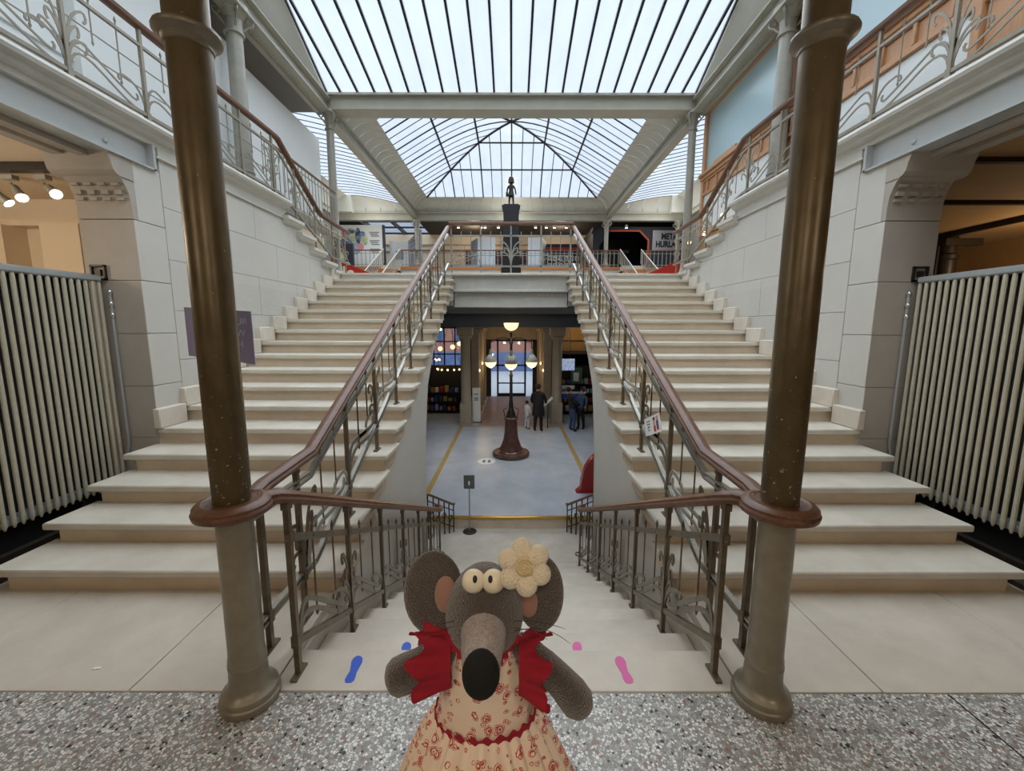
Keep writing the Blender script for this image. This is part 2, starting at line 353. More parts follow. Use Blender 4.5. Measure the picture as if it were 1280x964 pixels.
for i in range(1, 14):
    z = -RI*i
    MB().cbox(-1.088, D0+DG*(i-1)-.03, z-.05, 1.088, D0+DG*i, z, .010).build('tread', M['stone2'], t)
    MB().box(-1.087, D0+DG*(i-1)-.03, z-.4, 1.087, D0+DG*i-.03, z-.05).build('riser', M['riser'], t)
# ================================================================ side walls with ashlar, pier, console, coping
def stepped(y0, y1, z0, z1):
    ys = [y0]+[e for e in (6.25, 6.63, 7.0, 7.4, 7.8) if y0 < e < y1]+[y1]; p = [(y0, z0), (y1, z0)]
    for a, b in reversed(list(zip(ys, ys[1:]))):
        zt = min(z1, top_step((a+b)/2)); p += [(b, max(z0+.004, zt)), (a, max(z0+.004, zt))]
    q = []
    for c in p:
        if not q or (abs(c[0]-q[-1][0])+abs(c[1]-q[-1][1]) > 1e-4): q.append(c)
    return q
def side_wall(s, name):
    w = struct(name, (s*3.4, 3.76, 0))
    core = [(3.80, -.05), (8.05, -.05), (8.05, 2.6)]
    for e, z in ((7.8, 2.70), (7.4, 2.84), (7.0, 2.99), (6.63, 3.14), (6.25, 3.3)):
        core += [(e, core[-1][1]), (e, z)]
    core += [(4.04, 3.3), (4.04, 3.085), (3.80, 3.085)]
    MB().prism(core, 'x', s*3.275, s*3.72).build('core', M['joint'], w, smooth=False)
    g = .0024
    zq = [0, .18, .66, 1.144, 1.621, 2.09, 2.605]
    for a, b in zip(zq, zq[1:]):            # quoins: the pier, one block thick
        MB().cbox(s*XW, 3.76, a+g, s*3.74, 4.09-g, b-g, .004).build('stone_block', M['wall'] , w)
        MB().box(s*3.262, 3.757, a+g, s*3.738, 3.762, b-g).build('pier_shade_face', M['pier'], w)  # thin darker sheet, paints shade on the side facing the viewer
    MB().cbox(s*XW, 3.80, 2.605+g, s*3.74, 4.09-g, 3.10, .004).build('stone_block', M['wall'], w)
    zs = [.0, .40, .88, 1.36, 1.84, 2.32, 2.80, 3.33]; k = 0
    for a, b in zip(zs, zs[1:]):
        y = 4.09; first = .47 if k % 2 == 0 else .93
        while y < 7.98:
            y1 = min(8.03, y+(first if y == 4.09 else .95))
            if 8.03-y1 < .2: y1 = 8.03
            zi = max(0, (y-Y0)*.4577-.5)
            if b > zi and a < top_step(y+.01)-.02:
                MB().prism(stepped(y+g, y1-g, a+g, b-g), 'x', s*XW, s*3.30).build('stone_block', M['wall'], w, smooth=False)
            y = y1
        k += 1
    # console that carries the beam: a curved front under a moulded cap
    cp = [(3.80, 2.61), (3.757, 2.61), (3.755, 2.72), (3.745, 2.80), (3.72, 2.86), (3.69, 2.91), (3.665, 2.93), (3.80, 2.93)]
    c = MB().prism(cp, 'x', s*3.262, s*3.74).build('console', M['pier'], w, ang=.5)
    cap = [(3.80, 2.93), (3.665, 2.93), (3.64, 2.94), (3.615, 2.965), (3.605, 3.0), (3.60, 3.03), (3.585, 3.06), (3.575, 3.10), (3.80, 3.10)]
    MB().prism(cap, 'x', s*3.255, s*3.80).build('console_cap', M['pier'], w, ang=.5)
    for j in range(4):
        x = 3.30+j*.115
        for z0, z1, yy in ((2.865, 2.885, 3.695), (2.80, 2.835, 3.722), (2.755, 2.78, 3.738)):
            MB().box(s*x, yy-.009, z0, s*(x+.06), yy+.03, z1).build('dentil', M['pier'], c)
    # square iron wall plate at the head of the radiator
    pl = MB(); pl.box(s*3.55, 3.735, 2.09, s*3.68, 3.757, 2.105).box(s*3.55, 3.735, 2.205, s*3.68, 3.757, 2.22)
    pl.box(s*3.55, 3.735, 2.09, s*3.565, 3.757, 2.22).box(s*3.665, 3.735, 2.09, s*3.68, 3.757, 2.22).box(s*3.59, 3.735, 2.13, s*3.64, 3.757, 2.18)
    pl.build('iron_plate', M['dark'], w)
    # coping: one moulded block per step, and the long string course before it
    for y0, y1, z in ((6.25, 6.66, 3.27), (6.63, 7.03, 3.12), (7.0, 7.43, 2.97), (7.4, 7.83, 2.83), (7.8, 8.12, 2.72)):
        m = MB().prism([(3.17, z), (3.17, z-.045), (3.20, z-.06), (3.21, z-.085), (3.26, z-.105), (3.75, z-.105), (3.75, z)], 'y', y0-.06, y1)
        m.v = [(s*x, y, zz) for x, y, zz in m.v]; m.build('coping_block', M['cornice'], w, ang=.4)
    m = MB().prism([(3.16, 3.475), (3.15, 3.45), (3.16, 3.425), (3.20, 3.41), (3.21, 3.38), (3.25, 3.365), (3.265, 3.32), (3.75, 3.32), (3.75, 3.475)], 'y', -2, 6.3)
    m.v = [(s*x, y, zz) for x, y, zz in m.v]; m.build('string_course', M['cornice'], w, ang=.4)
    m = MB().prism([(3.235, 3.235), (3.235, 3.222), (3.27, 3.222), (3.27, 3.235)], 'y', 4.05, 6.2); m.v = [(s*x, y, zz) for x, y, zz in m.v]
    m.build('fillet', M['cornice'], w)
    # riveted beam over the opening
    b = MB().box(s*3.30, -2, 3.11, s*3.34, 4.03, 3.32).box(s*3.235, -2, 3.095, s*3.40, 4.03, 3.112).box(s*3.235, 4.01, 3.095, s*3.32, 4.035, 3.32).build('beam', M['beam'], w, smooth=False)
    for y in (3.62, 2.35): MB().ball((s*3.297, y, 3.19), (.012, .022, .022)).build('bolt', M['beam'], b)
    MB().box(s*3.42, -2, 3.06, s*3.50, 3.75, 3.10).box(s*3.62, -2, 3.07, s*3.72, 3.60, 3.10).build('soffit_rib', M['pier'], w)
    return w
side_wall(-1, 'wall_left'); side_wall(1, 'wall_right')
# ================================================================ galleries, landing, bridge, outer shell
for s, nm in ((-1, 'left'), (1, 'right')):
    g = struct('floor', (s*5, 2, GZ))
    MB().box(s*3.45, -6, 3.10, s*8, 6.3, 3.44).box(s*3.74, 6.3, 3.10, s*8, 8.6, 3.44).build('gallery_slab', M['cream'] if s < 0 else M['ochre'], g)
    MB().box(s*3.30, -6, 3.44, s*8, 6.3, GZ).box(s*3.74, 6.3, 3.44, s*8, 8.6, GZ).build('parquet', M['floororange'], g)
g = struct('floor', (0, -2, 3.4)); MB().box(-3.3, -6, 3.12, 3.3, 1.90, 3.44).build('gallery_slab', M['cream'], g)
MB().box(-3.2, 1.84, 3.12, 3.2, 1.94, 3.46).build('edge_beam', M['beam'], g)
ld = struct('floor', (0, 9, LZ))
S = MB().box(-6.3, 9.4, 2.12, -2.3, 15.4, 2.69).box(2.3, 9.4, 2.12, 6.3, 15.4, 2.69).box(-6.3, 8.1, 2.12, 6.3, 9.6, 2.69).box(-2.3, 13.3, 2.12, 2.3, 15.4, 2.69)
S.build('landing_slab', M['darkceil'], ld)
MB().box(-6.3, 9.6, 2.69, -2.3, 15.4, LZ).box(2.3, 9.6, 2.69, 6.3, 15.4, LZ).box(-6.3, 8.36, 2.69, 6.3, 9.6, LZ).box(-2.3, 13.3, 2.69, 2.3, 15.4, LZ).build('landing_paving', M['stone2'], ld)
MB().box(-3.5, 13.4, 1.70, 3.5, 13.9, 2.14).build('dark_lintel', M['black'], ld)
br = struct('trim_1', (0, 8.05, 2.4))
MB().cbox(-1.10, 7.97, 2.645, 1.10, 8.4, LZ, .015).build('edge_slab', M['stone'], br)
MB().box(-1.08, 8.05, 2.39, 1.08, 8.3, 2.645).build('frieze', M['cornice'], br)
MB().cbox(-1.09, 7.99, 2.345, 1.09, 8.3, 2.40, .012).build('lower_moulding', M['cornice'], br)
MB().box(-1.08, 8.09, 2.10, 1.08, 8.2, 2.345).box(-1.08, 8.02, 2.075, 1.08, 8.25, 2.10).build('beam', M['cornice'], br)
d = MB().box(-1.06, 8.04, 2.30, -1.02, 8.10, 2.335).build('rivet_block', M['cornice'], br); rep(d, [(.083*k, 0, 0) for k in range(1, 26)])
d = MB().box(-1.06, 8.045, 2.10, -1.02, 8.10, 2.14).build('rivet_block', M['cornice'], br); rep(d, [(.083*k, 0, 0) for k in range(1, 26)])
for s in (-1, 1):                          # plain inner returns of the stair heads
    MB().box(s*1.10, 8.03, 2.1, s*3.26, 8.12, 2.66).build('stair_head', M['cornice'], br)
# far plinth and gallery beyond the landing
fp = struct('wall_far_plinth', (0, 15.4, LZ))
MB().box(-8, 15.4, LZ-.6, 8, 15.5, 3.76).build('plinth', M['cornice'], fp)
MB().box(-8, 15.36, 3.76, 8, 15.5, 3.86).build('edge_board', M['floororange'], fp)
g = struct('floor', (0, 18, 3.8)); MB().box(-8, 15.5, 3.5, 8, 21.4, 3.86).build('gallery_slab', M['darkceil'], g)
# outer shell
for s, nm in ((-1, 'wall_outer_left'), (1, 'wall_outer_right')):
    w = struct(nm, (s*8, 6, 0))
    MB().box(s*8, -6, -.1, s*8.2, 8.7, 6.2).build('shell', M['cream'] if s < 0 else M['ochre'], w)
    MB().box(s*6.3, 8.6, 2.0, s*6.5, 15.6, 6.0).build('shell', M['soffit'], w)
    MB().box(s*6.3, 8.6, 2.0, s*8.2, 8.7, 6.2).build('shell', M['soffit'], w)
    MB().box(s*8, 15.4, 2.0, s*8.2, 21.6, 6.0).build('shell', M['soffit'], w)
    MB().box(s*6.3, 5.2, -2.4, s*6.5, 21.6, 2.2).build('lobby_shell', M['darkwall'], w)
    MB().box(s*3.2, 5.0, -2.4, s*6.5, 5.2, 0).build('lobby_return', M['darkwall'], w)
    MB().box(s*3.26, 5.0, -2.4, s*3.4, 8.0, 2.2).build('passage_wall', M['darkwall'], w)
w = struct('wall_rear', (0, -6, 0)); MB().box(-8.2, -6.2, -.1, 8.2, -6, 6.2).build('shell', M['cream'], w)
w = struct('wall_far', (0, 21.4, 3)); MB().box(-8.2, 21.4, 1.9, 8.2, 21.6, 6.0).build('shell', M['ochre'], w)
# side room, cream, with three ceiling spotlights; side room, ochre, with an iron pipe
w = struct('wall_cream_room', (-5, 5, 0))
MB().box(-8, 5.0, 0, -3.74, 5.15, 3.10).build('plaster', M['cream'], w)
MB().box(-8, 4.9, 2.86, -3.74, 5.0, 3.10).box(-8, 4.82, 2.80, -3.74, 5.0, 2.86).build('cornice', M['cream'], w)
for x0, x1, y in ((-5.15, -4.72, 4.72), (-4.45, -4.15, 4.8), (-6.2, -5.6, 4.75)): MB().box(x0, y, 0, x1, 5.0, 2.80).build('pilaster', M['cream'], w)
MB().box(-8, 3.82, 3.03, -3.74, 3.9, 3.10).build('track_rail', M['dark'], w)
w = struct('wall_ochre_room', (5.5, 8.5, 0))
MB().box(3.74, 8.2, 0, 8, 8.35, 3.10).build('plaster', M['ochre'], w)
MB().box(3.74, 8.1, 2.35, 8, 8.2, 2.5).build('dado_beam', M['dark'], w)
for y in (3.68, 4.86): MB().box(3.74, y, 3.06, 8, y+.05, 3.10).build('ceiling_batten', M['dark'], w)
MB().box(6.48, 4.9, 3.03, 6.53, 8.2, 3.10).build('ceiling_batten', M['dark'], w)
# ================================================================ glass roofs
def clip(poly, fn):
    """Sutherland-Hodgman against fn(p) >= 0"""
    out = []
    for i, p in enumerate(poly):
        q = poly[(i+1) % len(poly)]; a, b = fn(p), fn(q)
        if a >= 0: out.append(p)
        if (a >= 0) != (b >= 0):
            t = a/(a-b); out.append((p[0]+(q[0]-p[0])*t, p[1]+(q[1]-p[1])*t))
    return out
def pane_mb(rows, f, th=.006):
    """rows: list of 2-D polygons (shared pane), f: 2-D -> 3-D"""
    m = MB()
    for poly in rows:
        if len(poly) < 3: continue
        P = [V(f(*p)) for p in poly]; n = len(P)
        m.add(P, [list(range(n))])
    return m
# front monopitch over the stairs, hipped by plain cheeks
w1 = struct('window_1', (0, 5, 6.4))
EY, EZ, SL = 8.55, 6.09, .194
RY = 2.2
def fr(x, y): return (x, y, EZ+(EY-y)*SL)
def edge(y): return 3.5-.108*(EY-y)
for k in range(-11, 11):
    p = clip(clip([(k*.323+.012, RY), (k*.323+.311, RY), (k*.323+.311, EY), (k*.323+.012, EY)], lambda q: edge(q[1])-q[0]), lambda q: q[0]+edge(q[1]))
    if len(p) > 2: pane_mb([p], fr).build('pane', M['glass'], w1, smooth=False)
for k in range(-10, 11):
    x = k*.323; y1 = EY; yb = max(RY, EY-(3.5-abs(x))/.108) if abs(x) > edge(RY) else RY
    if abs(x) > edge(RY): yb, y1 = EY-(3.5-abs(x))/.108, EY
    MB().sweep([fr(x, y1), fr(x, yb)], [(-.018, -.025), (.018, -.025), (.018, .02), (-.018, .02)]).build('glazing_bar', M['sash'], w1, smooth=False)
for s in (-1, 1):
    MB().sweep([fr(s*edge(EY), EY), fr(s*edge(RY), RY)], [(-.02, -.025), (.02, -.025), (.02, .025), (-.02, .025)]).build('edge_bar', M['sash'], w1, smooth=False)
    a = [(s*3.5, EY, 6.0), (s*3.5, EY, EZ), fr(s*edge(RY), RY), (s*3.55, RY, 6.0)]
    MB().add(a, [(0, 1, 2, 3)]).build('cheek', M['cove'], w1, smooth=False)
# rear slope and gable of the same roof, above the viewer
for k in range(-9, 9):
    MB().add([(k*.323+.012, RY-.02, 7.30), (k*.323+.311, RY-.02, 7.30), (k*.323+.311, -4, 6.09), (k*.323+.012, -4, 6.09)], [(0, 1, 2, 3)]).build('pane', M['glass'], w1, smooth=False)
for s in (-1, 1): MB().add([(s*2.9, RY, 7.32), (s*2.9, -4, 6.1), (s*3.6, -4, 6.0), (s*3.6, RY, 6.0)], [(0, 1, 2, 3)]).build('cheek', M['soffit'], w1, smooth=False)
# ridge-crossed cloister vault over the landing
w2 = struct('window_2', (0, 12.2, 6.5))
CYc, WX, WY, Z0, HH = 12.2, 2.93, 2.85, 6.14, 1.13
def vault(face):
    def f(a, t):
        z = Z0+HH*math.sin(PI/2*t)**1.02; d = 1-t
        if face == 'far': return (WX*a, CYc+WY*d, z)
        if face == 'near': return (WX*a, CYc-WY*d, z)
        s = -1 if face == 'left' else 1
        return (s*WX*d, CYc+WY*a, z)
    return f
NB = 18
for face in ('far', 'left', 'right', 'near'):
    f = vault(face); N = NB if face in ('far', 'near') else 18
    for k in range(N):
        a0, a1 = -1+2*k/N+.003, -1+2*(k+1)/N-.003
        for b in range(3):
            rows = []
            for q in range(3):
                t0, t1 = (b+q/3)/3, (b+(q+1)/3)/3
                p = clip(clip([(a0, t0), (a1, t0), (a1, t1), (a0, t1)], lambda c: 1-c[1]-c[0]), lambda c: c[0]+1-c[1])
                if len(p) > 2: rows.append(p)
            if rows: pane_mb(rows, f).build('pane', M['glass'], w2, smooth=False)
    for k in range(1, N):
        a = -1+2*k/N; tm = 1-abs(a); n = max(2, int(10*tm))
        big = (k % 3 == 0)
        MB().tube([f(a, tm*i/n) for i in range(n+1)], .021 if big else .012, 4).build('glazing_bar', M['sash'], w2, smooth=False)
    for b in (1/3, 2/3):
        p = [f(-(1-b), b), f((1-b), b)]
        MB().tube(p, .028, 5).build('purlin', M['sash'], w2, smooth=False)
for sx in (-1, 1):
    for sy in (-1, 1):
        MB().tube([(sx*WX*(1-i/12), CYc+sy*WY*(1-i/12), Z0+HH*math.sin(PI/2*i/12)**1.02) for i in range(13)], .036, 5).build('hip_rafter', M['sash'], w2)
# coves under the vault: curved sheet panels, one beside the other
def cove_profile(n=6, d=.50, h=.36): return [(d*(1-math.cos(PI/2*i/n)), h*math.sin(PI/2*i/n)) for i in range(n+1)]   # (inward, up)
CVX, CVY0, CVY1, CZ = 3.43, 8.85, 15.55, 5.80
cp = cove_profile()
CM, HX, HY = (CVY0+CVY1)/2, CVX, (CVY1-CVY0)/2
def cove_pt(side, a, d, h):
    if side in 'lr': return ((-1 if side == 'l' else 1)*(HX-d), CM+a*(HY-d), CZ+h)
    return (a*(HX-d), CM+(1 if side == 'f' else -1)*(HY-d), CZ+h)
for side in 'lrfn':
    for k in range(18):
        a0, a1 = -1+k/9+.002, -1+(k+1)/9-.002; v = []
        for d, h in cp: v += [cove_pt(side, a0, d, h), cove_pt(side, a1, d, h)]
        MB().add(v, [(2*q, 2*q+1, 2*q+3, 2*q+2) for q in range(len(cp)-1)]).build('cove_panel', M['cove'], w2, ang=1.5)
        MB().tube([cove_pt(side, -1+k/9, d+.004, h-.003) for d, h in cp], .007, 4).build('cove_rib', M['joint'], w2)
# side bays: tilted lights with bars running across
for s, nm, in ((-1, 'window_3'), (1, 'window_4')):
    w = struct(nm, (s*4.7, 12, 6))
    f = lambda u, y: (s*(3.60+2.15*u), y, 5.90+.36*math.sin(u*PI/2*.95))
    n = 22; y0, y1 = 8.75, 15.2; Ls = (y1-y0)/n
    rows = [[(q/4, y0+.012), ((q+1)/4, y0+.012), ((q+1)/4, y0+Ls-.012), (q/4, y0+Ls-.012)] for q in range(4)]
    o = pane_mb(rows, f).build('pane', M['glass'], w, smooth=False); rep(o, [(0, Ls*k, 0) for k in range(1, n)])
    o = MB().tube([f(q/6, y0) for q in range(7)], .012, 4).build('glazing_bar', M['sash'], w, smooth=False); rep(o, [(0, Ls*k, 0) for k in range(1, n+1)])
    m = MB(); v = []
    for i in range(7):
        a = PI/2*i/6; v += [(s*(5.75+.45*math.sin(a)), y0, 6.24-.50*(1-math.cos(a))), (s*(5.75+.45*math.sin(a)), y1+.1, 6.24-.50*(1-math.cos(a)))]
    m.add(v, [(2*i, 2*i+1, 2*i+3, 2*i+2) for i in range(6)]).build('cove', M['cove'], w, ang=1.5)
    MB().box(s*5.60, 15.18, 5.70, s*6.3, 15.6, 6.30).build('cove_corner', M['cove'], w)
    for j in range(4):
        u0, u1 = j/4, (j+1)/4; v = []
        for i in range(5):
            d, h = cove_profile(4, .32, 1.)[i]
            for u in (u0+.004, u1-.004): p = f(u, y1); v.append((p[0], 15.55-d, 5.66+(p[2]-5.66)*h))
        MB().add(v, [(2*i, 2*i+1, 2*i+3, 2*i+2) for i in range(4)]).build('cove_panel', M['cove'], w, ang=1.5)
# iron roof beams
def ibeam(nm, p0, p1, h, b, root, m=None):
    pr = [(-b/2, -h/2), (b/2, -h/2), (b/2, -h/2+.025), (.02, -h/2+.035), (.02, h/2-.035), (b/2, h/2-.025), (b/2, h/2), (-b/2, h/2), (-b/2, h/2-.025), (-.02, h/2-.035), (-.02, -h/2+.035), (-b/2, -h/2+.025)]
    return MB().sweep([p0, p1], pr).build(nm, m or M['roofiron'], root, smooth=False)
rb = struct('trim_2', (0, 8.6, 5.9))
MB().box(-3.52, 8.6, 5.80, 3.52, 8.88, 5.82).build('cove_ledge', M['roofiron'], rb)
MB().box(-3.52, 8.55, 5.80, 3.52, 8.62, 6.04).box(-3.52, 8.50, 5.785, 3.52, 8.68, 5.81).box(-3.52, 8.48, 6.03, 3.52, 8.70, 6.07).build('cross_beam', M['roofiron'], rb, smooth=False)
MB().box(-6.3, 15.5, 5.50, 6.3, 15.6, 5.74).box(-6.3, 15.44, 5.485, 6.3, 15.66, 5.51).box(-6.3, 15.42, 5.72, 6.3, 15.68, 5.76).build('far_beam', M['roofiron'], rb, smooth=False)
for s in (-1, 1):
    ibeam('long_beam', (s*3.46, 8.6, 5.69), (s*3.46, 15.55, 5.69), .26, .18, rb)
    ibeam('side_beam', (s*3.53, -6, 5.86), (s*3.53, 8.6, 5.86), .26, .20, rb)
    MB().box(s*3.62, -6, 5.70, s*3.70, 8.55, 5.78).build('lattice_chord', M['roofiron'], rb)
    lz = MB()
    for k in range(90):
        y = 8.4-k*.08; lz.tube([(s*3.62, y, 5.73), (s*3.55, y-.04, 5.73)], .005, 4); lz.tube([(s*3.55, y-.04, 5.73), (s*3.62, y-.08, 5.73)], .005, 4)
    tag(lz.build('lattice_bars', M['roofiron'], rb), kind='stuff')
    ibeam('outer_beam', (s*6.2, 8.6, 5.63), (s*6.2, 15.55, 5.63), .2, .14, rb)
for s, nm in ((-1, 'ceiling_left'), (1, 'ceiling_right')):
    c = struct(nm, (s*5, 3, 5.8))
    MB().box(s*3.60, -6, 5.80, s*8.2, 8.66, 6.05).build('soffit', M['soffit'], c)
    MB().box(s*6.2, 8.66, 5.74, s*8.2, 15.6, 6.0).build('soffit', M['soffit'], c)
    MB().box(s*3.5, -6, 6.0, s*3.62, 8.6, 6.12).build('kerb', M['roofiron'], c)
c = struct('ceiling_far', (0, 18, 5.7))
# far gallery ceiling with one clear rooflight on the left
MB().box(-3.6, 15.66, 5.74, 8.2, 21.6, 5.95).box(-8.2, 15.66, 5.74, -5.9, 21.6, 5.95).box(-5.9, 15.66, 5.74, -3.6, 16.2, 5.95).box(-5.9, 20.4, 5.74, -3.6, 21.6, 5.95).build('soffit', M['darkwall'], c)
for a, b in ((-5.9, -4.78), (-4.72, -3.6)): MB().box(a, 16.2, 5.86, b, 20.4, 5.868).build('pane', M['clear'], c)
MB().box(-4.79, 16.2, 5.78, -4.71, 20.4, 5.92).build('glazing_bar', M['black'], c)
for y in (17.2, 18.2, 19.3): MB().box(-5.9, y, 5.83, -3.6, y+.04, 5.9).build('glazing_bar', M['sash'], c)
MB().box(-8.2, -6.2, 5.9, 8.2, -4, 6.1).build('soffit', M['soffit'], c)
# lobby ceiling
c = struct('ceiling_lobby', (0, 17, 1.9)); MB().box(-6.5, 13.9, 1.95, 6.5, 21.6, 2.10).build('soffit', M['darkceil'], c)
# ================================================================ iron columns
def capital(s, c, z, r, mats, root, big=1.):
    x, y = c; q = MB()
    q.lathe([(r*1.0, z-.34), (r*1.25, z-.335), (r*1.25, z-.32), (r*1.0, z-.31), (r*1.05, z-.16), (r*1.7, z-.06), (r*1.9, z-.05), (r*1.9, z)], (x, y, 0), 14)
    cap = q.build('capital', mats, root, ang=.5)
    for k in range(4):
        a = PI/4+k*PI/2; dx, dy = math.cos(a), math.sin(a); P = []
        for i in range(13):
            t = i/12; an = -PI/2+t*PI*1.9; rr = .055*big*(1-.45*t)
            P.append((x+dx*(r*1.1+.07*big+rr*math.cos(an)), y+dy*(r*1.1+.07*big+rr*math.cos(an)), z-.11+rr*math.sin(an)))
        P = [(x+dx*r*.9, y+dy*r*.9, z-.26)]+P
        MB().tube(P, .014*big, 5).build('volute', mats, cap)
def far_column(x, y, z0, z1, r, label, mats='irong', group=None):
    t = thing('iron_column', label, 'column', (x, y, z0), group)
    MB().lathe([(r*1.6, 0), (r*1.6, .08), (r*1.3, .12), (r*1.1, .2), (r*1.05, .3), (r*1.2, .31), (r*1.2, .33), (r*1.05, .34)], (x, y, z0), 14).build('base', M[mats], t, ang=.5)
    MB().lathe([(r*1.05, .34), (r*.95, z1-z0-.33)], (x, y, z0), 14).build('shaft', M[mats], t)
    capital(1, (x, y), z1, r, M[mats], t)
    return t
far_column(-3.5, 8.6, LZ, 5.79, .075, 'slim grey iron column at the stair head below the white partition')
far_column(3.5, 8.6, LZ, 5.79, .075, 'slim grey iron column at the stair head ending the orange screen')
far_column(-3.62, 6.0, GZ, 5.80, .10, 'grey iron column on the gallery before the white partition')
far_column(3.62, 6.0, GZ, 5.80, .10, 'grey iron column on the gallery dividing the blue glass screen')
far_column(-3.42, 15.55, 3.86, 5.49, .075, 'thin far column beside the angled grey text panel')
far_column(3.42, 15.55, 3.86, 5.49, .075, 'thin far column before the dark exhibition portal')
far_column(6.0, 15.56, 3.86, 5.49, .075, 'thin far column beside the silver exhibition name panel')
def near_column(s, label):
    x, y = s*1.165, 1.68; t = thing('iron_column', label, 'column', (x, y, 0))
    MB().lathe([(.120, 0), (.123, .010), (.123, .032), (.116, .038), (.118, .045), (.114, .062), (.104, .070), (.092, .080), (.083, .098), (.079, .12), (.078, .14)], (x, y, 0), 24).build('base', M['colgrey'], t, ang=.6)
    MB().lathe([(.078, .14), (.076, .18), (.0785, .185), (.0785, .2), (.0755, .205), (.0765, .22), (.073, .235), (.072, .26), (.071, .87)], (x, y, 0), 24).build('plinth_shaft', M['colgrey'], t, ang=.6)
    MB().lathe([(.071, .87), (.073, 1.1), (.0735, 2.78), (.0735, 3.10)], (x, y, 0), 24).build('shaft', M['column_paint'], t)
    MB().lathe([(.074, 2.69), (.079, 2.693), (.079, 2.703), (.084, 2.712), (.100, 2.722), (.107, 2.728), (.109, 2.736), (.105, 2.745), (.088, 2.750), (.080, 2.757), (.0745, 2.762)], (x, y, 0), 24).build('collar', M['iron'], t, ang=.5)
def column_paint():
    m = mat('column_bronze_paint', (112, 98, 72), .36, .45, nz=(16, .3), col2=(80, 67, 47), bump=(120, .12, .001), stretch=(1, 1, .5)); n = m.node_tree.nodes; l = m.node_tree.links; b = n['Principled BSDF']
    src = b.inputs['Base Color'].links[0].from_socket; tc = n.new('ShaderNodeTexCoord'); sp = n.new('ShaderNodeSeparateXYZ'); l.new(tc.outputs['Object'], sp.inputs[0])
    nz = n.new('ShaderNodeTexNoise'); nz.inputs['Scale'].default_value = 55; nz.inputs['Detail'].default_value = 6; l.new(tc.outputs['Object'], nz.inputs['Vector'])
    # chipped paint: flakes gather in a worn belt above the handrail
    mr = n.new('ShaderNodeMapRange'); mr.inputs[1].default_value = 1.65; mr.inputs[2].default_value = .95; mr.inputs[3].default_value = .0; mr.inputs[4].default_value = .11; l.new(sp.outputs[2], mr.inputs[0])
    ad = n.new('ShaderNodeMath'); l.new(nz.outputs['Fac'], ad.inputs[0]); l.new(mr.outputs[0], ad.inputs[1])
    gt = n.new('ShaderNodeMath'); gt.operation = 'GREATER_THAN'; gt.inputs[1].default_value = .735; l.new(ad.outputs[0], gt.inputs[0])
    mx = n.new('ShaderNodeMixRGB'); l.new(gt.outputs[0], mx.inputs[0]); l.new(src, mx.inputs[1]); mx.inputs[2].default_value = lin((176, 170, 156))+(1,)
    l.new(mx.outputs[0], b.inputs['Base Color']); return m
M['column_paint'] = column_paint()
near_column(-1, 'tall bronze painted column with plum sign behind it, foot on terrazzo')
near_column(1, 'tall bronze painted column by the pink footprints, foot on terrazzo')
# ================================================================ railings
RAIL = [(-.040, -.006), (-.036, -.024), (-.020, -.032), (.020, -.032), (.036, -.024), (.040, -.006), (.032, .004), (.034, .016), (.020, .028), (0, .032), (-.020, .028), (-.034, .016), (-.032, .004)]
def spear(m, x, y, z1, z0, r=.0055):
    """thin baluster: spear head above z1, bead and point at z0"""
    m.lathe([(.001, z0-.035), (.010, z0-.012), (.006, z0), (r, z0+.006), (r, z1-.008), (.010, z1-.004), (.010, z1+.004), (r, z1+.01), (.006, z1+.04), (.011, z1+.05), (.001, z1+.085)], (x, y, 0), 6)
def whip(x, L, slope, H, flip=1):
    """whiplash strands of one bay in the plane X = x, starting at y = 0, sheared by slope"""
    f = lambda p: V((x, p[0]*L, p[0]*L*slope+p[1]*H))
    a = bez((.02, .02, 0), (.03, .34, 0), (.10, .46, 0), (.24, .40, 0), 6)+bez((.24, .40, 0), (.45, .30, 0), (.65, .20, 0), (.80, .14, 0), 5)[1:]+bez((.80, .14, 0), (.88, .10, 0), (.90, .20, 0), (.86, .22, 0), 4)[1:]
    b = bez((.02, .0, 0), (.03, .22, 0), (.12, .32, 0), (.30, .26, 0), 6)+bez((.30, .26, 0), (.5, .18, 0), (.7, .02, 0), (.93, .015, 0), 6)[1:]
    c = bez((.99, .02, 0), (.96, .25, 0), (.90, .36, 0), (.70, .36, 0), 6)+bez((.70, .36, 0), (.62, .36, 0), (.60, .28, 0), (.64, .27, 0), 4)[1:]
    return [[f(p) for p in q] for q in (a, b, c)]
def tulip(x, H, sl=0., w=.13):
    """flared leaves growing out of a post at y = 0"""
    out = []
    for s in (-1, 1):
        for k, (ww, hh) in enumerate(((w, .78), (w*.62, .56), (w*.9, .42))):
            p = bez((.006*s, .02, 0), (.01*s, hh*.6, 0), (ww*.35*s, hh*.9, 0), (ww*s, hh, 0), 7)+bez((ww*s, hh, 0), (ww*1.25*s, hh+.03, 0), (ww*1.3*s, hh-.1, 0), (ww*1.05*s, hh-.12, 0), 4)[1:]
            out.append([V((x, q[0], q[0]*sl+q[1]*H)) for q in p])
    return out
def offs(paths, d): return [[q+V(d) for q in p] for p in paths]
def flat(m, path, w=.014, t=.006):
    m.sweep(path, [(-w/2, -t/2), (w/2, -t/2), (w/2, t/2), (-w/2, t/2)], up=(1, 0, 0))
